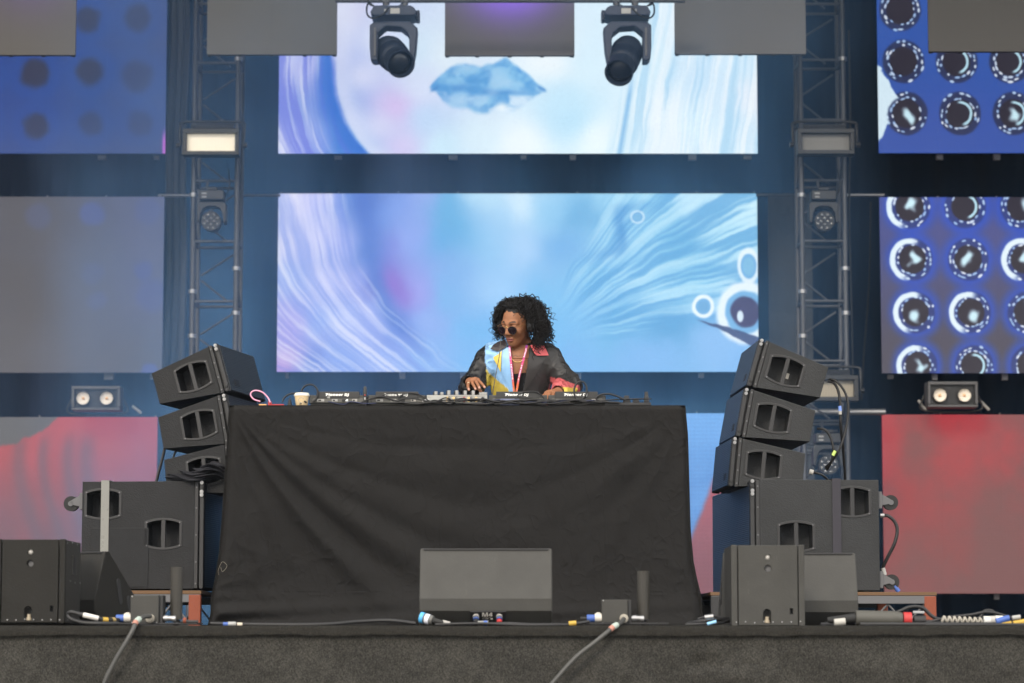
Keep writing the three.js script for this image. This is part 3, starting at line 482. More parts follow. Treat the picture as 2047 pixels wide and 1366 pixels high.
// ------------------------------------------------------------------ the two big moving heads and the pipe they hang from
const ZM = -8.8, SM = (EYE[2] - ZM) / FPX;
solo('lighting_pipe', bar(at(670, -1, ZM), at(1370, -1, ZM), 0.026), M.dull, 'horizontal pipe along the top edge that carries the two big spotlights', 'pipe');
function movingHead(label, cx, flip, lensAt, backAt) {
  const o = at(cx, 80, ZM), t = thing('moving_head', label, 'stage spotlight', o, 0, 'big hanging moving spotlights'), s = SM, P = (x, y) => [flip * (x - 787) * s, (80 - y) * s];
  const skin = mat(0.032, 0.042, 0.07, 0.55), dark = mat(0.014, 0.021, 0.038, 0.5);  // blue of the surrounding haze tinted into the fixture colours
  const base = [[741, 30], [746, 21], [752, 17], [822, 17], [829, 21], [835, 30], [833, 36], [826, 38], [750, 38], [743, 36]].map(([x, y]) => P(x, y));
  part('base', prism(flip > 0 ? base : base.reverse(), 0.3, 0.01, -0.15), skin, t);
  part('end_handle', [box(8 * s, 22 * s, 0.12, flip * 49 * s, 48 * s, 0, 0.01, 2), box(6 * s, 18 * s, 0.12, -flip * 49 * s, 50 * s, 0, 0.01, 2)].map(clean)[0], dark, t);
  part('display', box(19 * s, 11 * s, 0.006, flip * 4 * s, 51 * s, 0.152, 0.001), mat(0.38, 0.38, 0.36, 0.4), t);
  part('button', [-16, -10, 17, 22].map((x) => box(3.5 * s, 8 * s, 0.006, flip * x * s, 51 * s, 0.152, 0.001))[0], M.grey, t);
  const yo = [[749, 46], [739, 54], [739, 100], [741, 122], [746, 127], [756, 127], [756, 71], [768, 60], [773, 57], [802, 59], [816, 70], [819, 80], [820, 128], [828, 130], [833, 104], [836, 60], [821, 46]].map(([x, y]) => P(x, y));
  part('yoke', prism(flip > 0 ? yo : yo.reverse(), 0.19, 0.012, -0.1), skin, t);
  const yr = [[748, 60], [748, 118], [752, 118], [752, 60]].map(([x, y]) => P(x, y));
  part('yoke_ridge', prism(flip > 0 ? yr : yr.reverse(), 0.012, 0.003, 0.09), M.dull, t);
  const L = at(...lensAt, ZM + 0.2).sub(o), B = at(...backAt, ZM - 0.17).sub(o), dir = L.clone().sub(B), len = dir.length(); dir.normalize();
  const h = new THREE.Group(); h.name = 'head'; t.add(h); h.position.copy(B); h.quaternion.setFromUnitVectors(V(0, 1, 0), dir);
  part('head_shell', lathe([[0, -0.03], [0.085, -0.025], [0.11, 0.0], [0.12, 0.06], [0.12, len * 0.55], [0.118, len * 0.6], [0.112, len * 0.66], [0.102, len * 0.68], [0.102, len - 0.03], [0.109, len - 0.025], [0.109, len], [0.098, len], [0.094, len - 0.05]], 40), dark, h);
  part('lens', lathe([[0.0, len - 0.012], [0.04, len - 0.016], [0.075, len - 0.03], [0.095, len - 0.05]], 32), mat(0.01, 0.013, 0.02, 0.12), h);
  part('vent', Array.from({ length: 7 }, (_, i) => { const g = new THREE.TorusGeometry(0.121, 0.0025, 5, 40); g.rotateX(Math.PI / 2); g.translate(0, 0.06 + i * 0.018, 0); return g; }), skin, h);
  for (const x of [-16, 22]) part('clamp', [cyl(0.034, 0.05, flip * x * s, 81.5 * s, 0, 'x', 14), box(0.03, 0.07, 0.05, flip * x * s, 70 * s, 0, 0.004), box(0.055, 0.018, 0.03, flip * (x - 4) * s, 68 * s, 0.02, 0.004)], M.dull, t);
  part('cable', tube([V(flip * -6 * s, 62 * s, 0.14), V(flip * -20 * s, 44 * s, 0.16), V(flip * -42 * s, 38 * s, 0.12), V(flip * -54 * s, 52 * s, 0.05), V(flip * -52 * s, 76 * s, 0), V(flip * -34 * s, 66 * s, -0.02), V(flip * -20 * s, 58 * s, -0.05)], 0.007, 50), M.cable, t);
  part('safety_cable', tube([V(flip * -54 * s, 74 * s, 0.02), V(flip * -38 * s, 68 * s, 0.03), V(flip * 6 * s, 66 * s, 0.06), V(flip * 22 * s, 80 * s, 0.02)], 0.004, 30, 6), M.cable, t);
}
movingHead('big hanging spotlight before the pale cheek beside the mouth, aimed inwards', 787, 1, [801.5, 128], [774, 99]);
movingHead('big hanging spotlight past the corner of the mouth, drooping lowest', 1254, -1, [1237, 146], [1256, 97]);

// ------------------------------------------------------------------ double blinders on the low screens
function blinder(label, x0, x1, y0, y1, lx, ly) {
  const z = -10.95, a = at(x0, y1, z), b = at(x1, y0, z), w = b.x - a.x, h = b.y - a.y, t = thing('blinder_light', label, 'stage light', [(a.x + b.x) / 2, a.y, z]);
  part('housing', [box(w, 0.02, 0.2, 0, 0.01, -0.1), box(w, 0.026, 0.2, 0, h - 0.013, -0.1), box(0.022, h - 0.05, 0.2, -w / 2 + 0.011, h / 2, -0.1), box(0.022, h - 0.05, 0.2, w / 2 - 0.011, h / 2, -0.1), box(w - 0.03, h - 0.03, 0.03, 0, h / 2, -0.15)], M.dull, t);
  part('front_plate', box(w - 0.05, h - 0.05, 0.02, 0, h / 2, -0.05, 0.002), M.plastic, t);
  for (const px of lx) {
    const p = at(px, ly, z), x = p.x - (a.x + b.x) / 2, y = p.y - a.y, r = 0.058;
    const bowl = lathe([[0, 0], [0.02, 0.003], [0.042, 0.014], [r, 0.03]], 28); bowl.rotateX(Math.PI / 2); bowl.translate(x, y, -0.038);
    const lamp = part('lamp', bowl, mat(0.82, 0.76, 0.66, 0.5), t);
    part('rim', (() => { const g = new THREE.TorusGeometry(r, 0.005, 8, 32); g.translate(x, y, -0.008); return g; })(), M.plastic, lamp);
    part('bulb', sph(0.012, x, y, -0.024), mat(0.85, 0.5, 0.25, 0.4), lamp);
  }
  part('bracket', tube([V(-w / 2 - 0.02, h * 0.5, -0.1), V(-w / 2 - 0.02, -0.02, -0.1), V(w / 2 + 0.02, -0.02, -0.1), V(w / 2 + 0.02, h * 0.5, -0.1)], 0.008, 40, 6), M.plastic, t);
}
blinder('double blinder lamp standing over the dusky pink screen', 142, 240, 772, 820, [165, 212], 796);
blinder('double blinder lamp standing over the brick red screen', 1856, 1955, 763, 814, [1880, 1929], 790);

for (const [l, label] of [[[[1741, 404, -11.9], [1738, 560, -11.9], [1728, 700, -11.9], [1722, 800, -11.9]], 'thin cable hanging in the dark between the truss tower and the ringed screen'], [[[487, 120, -10.5], [484, 260, -10.45], [480, 420, -10.45], [476, 600, -10.45], [470, 800, -10.45]], 'cable running down the truss tower with the bright cream floodlight'], [[[1697, 60, -10.5], [1700, 240, -10.45], [1698, 420, -10.45], [1703, 640, -10.45], [1706, 800, -10.45]], 'cable running down the truss tower with the dim grey floodlight']])
  solo('hanging_cable', tube(l.map((q) => at(...q)), 0.008, 40, 6), M.cable, label, 'cable');
// ------------------------------------------------------------------ speaker cabinets
const ZN = -2.78, SN = (EYE[2] - ZN) / FPX;      // plane of the near sides of the stacks; metres per photo pixel there
// outline of a grab handle: upright ends, bowed top and bottom
function handleShape(w, h, bow, n = 10) {
  const p = []; for (let i = 0; i <= n; i++) { const u = -1 + 2 * i / n; p.push([u * w / 2, -h / 2 - bow * (1 - u * u)]); }
  for (let i = 0; i <= n; i++) { const u = 1 - 2 * i / n; p.push([u * w / 2, h / 2 + bow * (1 - u * u)]); }
  return p;
}
const moved = (pts, x, y, a = 0) => pts.map(([u, v]) => [x + u * Math.cos(a) - v * Math.sin(a), y + u * Math.sin(a) + v * Math.cos(a)]);
const grown = (pts, k) => { const cx = pts.reduce((s, p) => s + p[0], 0) / pts.length, cy = pts.reduce((s, p) => s + p[1], 0) / pts.length; return pts.map(([x, y]) => [cx + (x - cx) * k, cy + (y - cy) * k]); };
// a side wall with real pockets: outline [x, y], pockets in it, W wide (towards -z); side wall faces +z at z = 0
function cabinet(t, outline, pockets, W, paint, panel) {
  const ccw = THREE.ShapeUtils.area(outline.map(([x, y]) => new THREE.Vector2(x, y))) > 0 ? outline : outline.slice().reverse();
  const skin = prism(ccw, 0.12, 0.003, -0.12, pockets.map((p) => p.slice().reverse()));
  const rest = prism(ccw, W - 0.12, 0.003, -W);
  const body = part('cabinet', uvm(merge([skin, rest])), paint, t);
  pockets.forEach((p, i) => {
    const c = [0, 1].map((k) => p.reduce((s, q) => s + q[k], 0) / p.length), f = part('handle', prism(grown(p, 1.15), 0.006, 0.002, -0.002, [grown(p, 0.985).reverse()]), M.rail, t);
    const ys = p.map((q) => q[1]), xs = p.map((q) => q[0]), hh = Math.max(...ys) - Math.min(...ys), ww = Math.max(...xs) - Math.min(...xs);
    const g = box(ww * 0.13, hh * 1.02, 0.014, 0, 0, 0, 0.003); g.rotateZ(panel?.[i] ?? 0); g.translate(c[0], c[1], -0.004);
    part('handle_bar', g, M.rail, f);
    const bolts = [[-0.9, 0.74], [0.9, 0.74], [-0.9, -0.74], [0.9, -0.74]].map(([u, v]) => { const b = cyl(0.0045, 0.004, 0, 0, 0.0045, 'z', 8); b.translate(u * ww * 0.56, v * hh * 0.56, 0); b.rotateZ(panel?.[i] ?? 0); b.translate(c[0], c[1], 0); return b; });
    for (const b of bolts) part('screw', b, M.dull, f);
  });
  return body;
}
// one line-array cabinet; k = 1: its front looks to -x, k = -1: to +x. The origin is the lower front corner of its near side.
function arrayCab(label, k, x, y, z, tilt, yaw, W, group, D = 0.385, H = 0.264) {
  const t = thing('tilted_speaker', label, 'speaker', [x, y, z], 0, group), w = 0.126;
  t.rotation.set(0, k * yaw, -k * tilt, 'YXZ');
  const q = (a) => a.map(([u, v]) => [k * u, v]);
  const o = q([[0.045, 0.004], [D, Math.tan(w) * D * 0.98], [D, H - Math.tan(w) * D * 0.98], [0.045, H - 0.004]]);
  const pocket = q(moved(handleShape(0.172, 0.108, 0.016), 0.168, H / 2));
  cabinet(t, o, [pocket], W, k > 0 ? M.paint : M.paintShaded);
  const fr = part('front_rail', [box(0.018, H - 0.004, 0.03, k * 0.034, H / 2, -0.012, 0.003), box(0.02, H - 0.002, 0.03, k * 0.004, H / 2, -0.014, 0.003), box(0.022, H - 0.02, 0.01, k * 0.02, H / 2, -0.03, 0.002)], M.rail, t);
  for (const v of [0.02, 0.09, 0.17, 0.245]) part('bolt', cyl(0.005, 0.006, k * 0.034, v, 0.004, 'z', 8), M.dull, fr);
  for (const v of [0.012, 0.034, H - 0.03, H - 0.01]) part('pin', [cyl(0.009, 0.016, k * 0.004, v, 0.004, 'z', 12), cyl(0.004, 0.005, k * 0.004, v, 0.013, 'z', 8)], v > 0.1 ? M.steel : M.rail, fr);
  part('grille', uvm(box(0.016, H - 0.012, W - 0.03, k * -0.002, H / 2, -W / 2 - 0.01, 0.004)), M.grille, t);
  part('inner_frame', box(0.05, H - 0.02, W - 0.02, k * 0.03, H / 2, -W / 2 - 0.012, 0.003), M.black, t);
  part('far_rail', box(0.04, H - 0.004, 0.02, k * 0.015, H / 2, -W - 0.004, 0.003), M.rail, t);
  part('badge', box(0.003, 0.035, 0.07, k * -0.0115, 0.06, -W * 0.25, 0.001), M.black, t);
  return t;
}
const gR = 'speakers stacked on the subwoofer with casters', gL = 'speakers stacked on the subwoofer with a silver strap';
const put = (px, py) => at(px, py, ZN);
const ord = ['topmost', 'middle', 'lowest'];
[[1496, 772, 0.28], [1474, 873, 0.19], [1459, 973, 0.10]].forEach(([px, py, tilt], i) => { const p = put(px, py); const c = arrayCab(`${ord[i]} tilted black speaker of the stack before the creased cloth`, 1, p.x, p.y, ZN, tilt, 0.05, 0.72, gR); if (!i) part('asset_label', box(0.022, 0.03, 0.002, 0.198, 0.125, -0.1175, 0.0005), M.white, c, 'small white sticker in the handle'); });
[[457, 783, 0.28], [466, 886, 0.19], [473, 986, 0.10]].forEach(([px, py, tilt], i) => { const p = put(px, py); arrayCab(`${ord[i]} tilted black speaker of the stack beside the cup end of the table`, -1, p.x, p.y, ZN, tilt, 0.2, 0.66, gL, 0.385, 0.268); });

function caster(t, x, y, z, k) {
  const c = part('caster', [box(0.02, 0.09, 0.07, x + k * 0.01, y, z, 0.003), prism([[0.015, 0.035], [0.075, 0.0], [0.06, -0.02], [0.015, -0.03]].map(([u, v]) => [x + k * u, y + v]), 0.05, 0.002, z - 0.025)], M.dull, t);
  part('wheel', [cyl(0.04, 0.032, x + k * 0.07, y - 0.012, z, 'z', 28)], M.rubber, c);
  part('hub', cyl(0.014, 0.05, x + k * 0.07, y - 0.012, z, 'z', 14), M.dull, c);
}
// subwoofers; near side at z, front (grille) towards -k x
function sub(label, k, x0, x1, y0, y1, z, yaw, W, { pockets = [], hatch, casters = true, group } = {}) {
  const a = at(k > 0 ? x0 : x1, y1, z), w = (x1 - x0) * SN, h = (y1 - y0) * SN, t = thing('subwoofer', label, 'subwoofer', a, k * yaw, group);
  const q = (l) => l.map(([u, v]) => [k * u, v]);
  cabinet(t, q([[0.04, 0], [w, 0], [w, h], [0.04, h]]), pockets.map(([u, v]) => q(moved(handleShape(0.175, 0.115, 0.016), u * w, v * h))), W, k > 0 ? M.paint : M.paintShaded);
  const fr = part('front_rail', [box(0.02, h - 0.006, 0.03, k * 0.030, h / 2, -0.011, 0.003), box(0.022, h - 0.004, 0.03, k * 0.002, h / 2, -0.012, 0.003), box(0.02, h - 0.03, 0.01, k * 0.017, h / 2, -0.03, 0.002)], M.rail, t);
  for (const v of [0.05, 0.25, 0.5, 0.75, 0.94]) part('bolt', cyl(0.005, 0.006, k * 0.03, v * h, 0.004, 'z', 8), M.dull, fr);
  for (const v of [0.985, 0.94, 0.9, 0.87]) part('pin', [cyl(0.01, 0.018, k * 0.002, v * h, 0.004, 'z', 12), cyl(0.004, 0.006, k * 0.002, v * h, 0.014, 'z', 8)], v === 0.94 ? M.rail : M.steel, fr);
  part('grille', uvm(box(0.016, h - 0.016, W - 0.03, k * -0.003, h / 2, -W / 2 - 0.01, 0.004)), M.grille, t);
  part('inner_frame', box(0.045, h - 0.02, W - 0.02, k * 0.026, h / 2, -W / 2 - 0.012, 0.003), M.black, t);
  if (hatch) { const [u0, u1, v1] = hatch; part('hatch', box((u1 - u0) * w, v1 * h - 0.02, 0.006, k * (u0 + u1) / 2 * w, v1 * h / 2, 0.001, 0.0029, 2), k > 0 ? M.paint : M.paintShaded, t); }
  if (casters) for (const [v, zz] of [[0.82, -0.06], [0.1, -0.06], [0.82, -W + 0.06], [0.1, -W + 0.06]]) caster(t, k * (w + 0.002), v * h, zz, k);
  return t;
}
const subR = sub('black subwoofer with casters and a dark strap on a riser beside the brick red screen', 1, 1505, 1760, 961, 1181, ZN + 0.08, 0.06, 0.78, { pockets: [[0.345, 0.525 - 0.04], [0.79, 0.80]] });
{
  const p = V(0, 0, -0.80).applyAxisAngle(V(0, 1, 0), 0.06).add(subR.position);
  const s2 = copy(subR, 'black subwoofer behind the one with casters, only its ribbed grille in view', [p.x + 0.012, p.y, p.z], 0.06);
}
const subL = sub('black subwoofer with a silver strap on a riser beside the cup end of the table', -1, 157, 402, 963, 1178, ZN + 0.02, 0.1, 0.74, { pockets: [[0.825, 0.79], [0.32, 0.51]], hatch: [0.44, 0.92, 0.585] });
part('asset_label', box(0.022, 0.05, 0.002, -0.235, 0.288, -0.1165, 0.0005), M.white, subL, 'small white sticker in the lower handle');
function strap(label, subT, x, w, h, m, W = 0.7) {
  solo('strap', (() => { const g = merge([box(w, h + 0.012, 0.002, x, h / 2, 0.006, 0.0008), box(w, 0.002, W, x, h + 0.005, -W / 2 + 0.006, 0.0008), box(w, h, 0.002, x, h / 2, -W - 0.07, 0.0008)]); g.rotateY(subT.rotation.y); g.translate(subT.position.x, subT.position.y, subT.position.z); return uvm(g); })(), m, label, 'strap');
}
strap('silver grey lashing strap around the subwoofer by the cup end of the table', subL, -0.522, 0.044, 0.568, mat(0.19, 0.19, 0.175, 0.6, { bumpMap: T.scuff, bumpScale: 0.002, roughnessMap: T.scuff }));
strap('dark lashing strap around the subwoofer with casters', subR, 0.448, 0.046, 0.582, mat(0.03, 0.028, 0.036, 0.8));
// folded black jackets on the silver-strapped subwoofer
solo('folded_jacket', (() => {
  const list = []; for (let k = 0; k < 3; k++) {
    const g = new THREE.SphereGeometry(1, 60, 36), p = g.attributes.position;
    for (let i = 0; i < p.count; i++) { const x = p.getX(i), y = p.getY(i), z = p.getZ(i), e = 1 + 0.28 * (fbm(x * 3 + k * 5, y * 2 + z * 2, k * 3) - 0.5) + 0.1 * Math.sin(x * 9 + y * 7 + k); p.setXYZ(i, x * e * [0.2, 0.17, 0.13][k] + [0, 0.03, 0.06][k], Math.max(-0.02, y * e * 0.026 + 0.012 * Math.sin(x * 5 + k)) + k * 0.026, z * e * 0.16); }
    g.computeVertexNormals(); list.push(g);
  }
  const g = merge(list), o = at(412, 957, ZN - 0.1); g.translate(o.x, o.y, o.z); return g;
})(), mat(0.009, 0.009, 0.013, 0.75, { bumpMap: T.cloth, bumpScale: 0.003 }), 'heap of folded black jackets on the subwoofer below the tilted speakers', 'jacket');

// ------------------------------------------------------------------ the risers under the stacks
function riser(label, x0, x1, ytop, cornerX, cornerSide, zf, depth) {
  const a = at(x0, ytop, zf), b = at(x1, ytop, zf), w = b.x - a.x, H = a.y, t = thing('riser', label, 'stage riser', [(a.x + b.x) / 2, 0, zf - depth / 2]);
  part('deck', uvm(box(w, 0.018, depth, 0, H - 0.009, 0, 0.002)), M.wood, t);
  for (const s of [1, -1]) {
    part('rail', box(w - 0.01, 0.042, 0.04, 0, H - 0.04, s * (depth / 2 - 0.022), 0.003), s > 0 ? M.dull : M.rail, t);
    part('rail', box(w - 0.02, 0.02, 0.03, 0, 0.015, s * (depth / 2 - 0.022), 0.003), M.rail, t);
    const n = Math.round(w / 0.11), lo = 0.024, hi = H - 0.062;
    for (let i = 0; i < n; i++) { const u0 = -w / 2 + 0.06 + i * (w - 0.12) / n, u1 = u0 + (w - 0.12) / n; part('brace', bar([u0, i % 2 ? hi : lo, s * (depth / 2 - 0.022)], [u1, i % 2 ? lo : hi, s * (depth / 2 - 0.022)], 0.006, 0.006, 6), M.dull, t); }
  }
  for (const sx of [-1, 1]) for (const sz of [-1, 1]) part('corner_post', box(0.062, H - 0.022, 0.06, sx * (w / 2 - 0.034), (H - 0.02) / 2, sz * (depth / 2 - 0.03), 0.004), sx === cornerSide ? M.orange : M.rail, t, sx === cornerSide ? 'worn orange corner post' : undefined);
  return t;
}
riser('wood topped riser with orange corners under the silver strapped subwoofer', 150, 402, 1181, 0, 1, ZN + 0.24, 1.2);
riser('wood topped riser with orange corners under the subwoofers with casters', 1420, 1873, 1184, 0, 1, ZN + 0.22, 1.9);

// ------------------------------------------------------------------ floor wedges
function wedge(label, x0, x1, ybot, z, turn, plate, group, skin = M.worn) {
  const a = at(x0, ybot, z), b = at(x1, ybot, z), w = b.x - a.x, t = thing('wedge_monitor', label, 'monitor speaker', [(a.x + b.x) / 2, 0.001, z], turn, group);
  // profile in (z towards the audience, y): low undercut, short brow, long leaning back, slope to the performer
  const P = [[-0.075, 0.0], [-0.004, 0.068], [-0.002, 0.12], [-0.085, 0.335], [-0.12, 0.338], [-0.43, 0.075], [-0.42, 0.0]];
  const g = prism(P.map(([z, y]) => [-z, y]).reverse(), w, 0.006, -w / 2); g.rotateY(Math.PI / 2);
  part('cabinet', uvm(g), skin, t);
  const sl = bar([0, 0.338, -0.128], [0, 0.085, -0.425], 0.001), d = V(0, -0.253, -0.297), gr = uvm(box(w - 0.04, 0.012, d.length() - 0.02, 0, 0, 0, 0.003)); gr.rotateX(-Math.atan2(0.253, 0.297)); gr.translate(0, 0.2125, -0.279);
  part('grille', gr, M.grille, t);
  part('edge_strip', box(w - 0.03, 0.008, 0.006, 0, 0.3315, -0.0815, 0.002), M.black, t);
  for (const s of [-1, 1]) { part('foot', box(0.02, 0.02, 0.3, s * (w / 2 - 0.03), 0.01, -0.24, 0.004), M.rubber, t); const hp = part('handle_slot', [prism(moved(handleShape(0.03, 0.10, 0.01), 0.21, 0.16, 0.25), 0.006, 0.002, -0.003), prism(moved(handleShape(0.03, 0.09, 0.01), 0.30, 0.09, 0.25), 0.006, 0.002, -0.003)].map((q) => { q.rotateY(Math.PI / 2); q.translate(s * w / 2, 0, 0); return q; }), M.black, t); }
  if (plate) {
    const pl = new THREE.Group(); pl.name = 'socket_plate'; t.add(pl); pl.position.set(0, 0.040, -0.0305); pl.rotation.x = Math.atan2(0.071, 0.068) - 0.02;
    part('plate', box(0.155, 0.062, 0.006, 0.01, 0.006, 0.001, 0.002), M.black, pl);
    const c = document.createElement('canvas'); c.width = 256; c.height = 256; const x = c.getContext('2d'); x.fillStyle = '#0a0a0a'; x.fillRect(0, 0, 256, 256); x.fillStyle = '#d8d6d0'; x.font = 'bold 140px sans-serif'; x.textAlign = 'center'; x.fillText('M4', 128, 108);
    x.fillRect(44, 122, 168, 5); x.font = 'bold 34px sans-serif'; x.fillText('1+ 2 IN', 92, 178); x.fillRect(186, 150, 46, 34); x.fillRect(40, 206, 120, 10);
    const tx = new THREE.CanvasTexture(c); tx.colorSpace = THREE.SRGBColorSpace;
    const pg = new THREE.PlaneGeometry(0.06, 0.06); pg.translate(0.006, 0.006, 0.0055); part('lettering', pg, new THREE.MeshStandardMaterial({ map: tx, roughness: 0.6 }), pl);
    for (const [dx, m] of [[-0.042, M.black], [0.058, M.red]]) { const s = part('connector', [cyl(0.012, 0.03, dx, 0, 0.02, 'z', 16), cyl(0.009, 0.02, dx, 0, 0.042, 'z', 16)], m, pl); part('collar', cyl(0.0135, 0.008, dx, 0.012, 0.008, 'z', 16), M.white, s); part('ring', cyl(0.0128, 0.006, dx, 0.004, 0.016, 'z', 16), M.blue, s); }
  }
  return t;
}
const w0 = wedge('grey black wedge monitor marked M4 in front of the draped table', 838, 1104, 1252, -0.1, 0, true);
wedge('wedge monitor half hidden behind the square box with rails', 1450, 1717, 1249, -0.72, 0, false);
wedge('wedge monitor seen end on behind the square box at the picture edge', -60, 206, 1248, -0.62, -0.4, false, undefined, M.wornShaded);

// ------------------------------------------------------------------ square boxes at the stage edge
function squareBox(label, x0, x1, y0, y1, z, turn, skin = M.worn) {
  const a = at(x0, y1, z), b = at(x1, y0, z), w = b.x - a.x, h = b.y - Math.max(a.y, 0.002), t = thing('stage_box', label, 'speaker box', [(a.x + b.x) / 2, Math.max(a.y, 0.003), z], turn, 'square black boxes at the stage edge'), D = 0.44;
  const circle = (r, cx, cy, n = 20) => Array.from({ length: n }, (_, i) => [cx + r * Math.cos(i / n * 6.2832), cy + r * Math.sin(i / n * 6.2832)]);
  const arch = [[0.012, 0.012], [0.012, 0.055]]; for (let i = 0; i <= 8; i++) arch.push([-0.005 + 0.017 * Math.cos(i / 8 * Math.PI) , 0.056 + 0.017 * Math.sin(i / 8 * Math.PI)]); arch.push([-0.022, 0.012]);
  const ov = [[-w / 2, 0], [w / 2, 0], [w / 2, h], [-w / 2, h]];
  part('front_panel', uvm(prism([[-w / 2 + 0.03, 0.004], [w / 2 - 0.03, 0.004], [w / 2 - 0.03, h - 0.002], [-w / 2 + 0.03, h - 0.002]], 0.012, 0.0015, -0.014, [circle(0.0125, 0, h * 0.845), circle(0.0145, 0, h * 0.71), arch, [[w * 0.345, 0.05], [w * 0.345, 0.075], [w * 0.385, 0.075], [w * 0.385, 0.05]].reverse().map((q) => [q[0] - 0.015, q[1]])].map((q) => q.slice().reverse()))), skin, t);
  for (const s of [-1, 1]) part('side_rail', uvm(box(0.026, h, 0.03, s * (w / 2 - 0.013), h / 2, -0.015, 0.004)), skin, t);
  part('cabinet', uvm(box(w - 0.006, h - 0.004, D - 0.045, 0, h / 2, -0.045 - (D - 0.045) / 2 + 0.004, 0.004)), mat(0.018, 0.0175, 0.016, 0.55, { bumpMap: T.pebble, bumpScale: 0.001 }), t);
  part('light_dot', sph(0.0125, 0, h * 0.845, -0.016, 16, 10), M.white, t, 'round white cap near the top of the front');
  part('round_plug', cyl(0.0135, 0.01, 0.003, h * 0.71, -0.022, 'z', 18), M.dull, t);
  part('foot_stud', [cyl(0.012, 0.012, -0.004, 0.02, -0.02, 'y', 12), cyl(0.008, 0.02, -0.004, 0.03, -0.02, 'y', 12)], mat(0.35, 0.3, 0.22, 0.5), t);
  const hs = part('side_handle', box(0.006, 0.075, 0.085, w / 2 - 0.001, h * 0.7, -0.24, 0.002), M.black, t); part('handle_frame', [box(0.006, 0.006, 0.1, w / 2, h * 0.7 + 0.04, -0.24, 0.001), box(0.006, 0.006, 0.1, w / 2, h * 0.7 - 0.04, -0.24, 0.001), box(0.006, 0.08, 0.006, w / 2, h * 0.7, -0.19, 0.001), box(0.006, 0.08, 0.006, w / 2, h * 0.7, -0.29, 0.001)], M.worn, hs);
  for (let i = 0; i < 9; i++) part('screw', cyl(0.0035, 0.004, w / 2 - 0.003, [h - 0.012, 0.02, h * 0.5][i % 3] + rr(-0.004, 0.004), -0.06 - 0.045 * i, 'x', 6), M.alu, t);
  for (let i = 0; i < 8; i++) part('screw', cyl(0.003, 0.003, -w / 2 + 0.02 + (w - 0.04) * i / 7, 0.014 + rr(0, 0.006), 0.0, 'z', 6), M.alu, t);
  return t;
}
squareBox('square black box with a white cap at the picture edge before the silver strapped subwoofer', -13, 131, 1078, 1247, -0.06, 0.0, M.wornShaded);
squareBox('square grey black box with rails and a white cap before the subwoofer with casters', 1463, 1608, 1090, 1256, -0.03, 0.0);
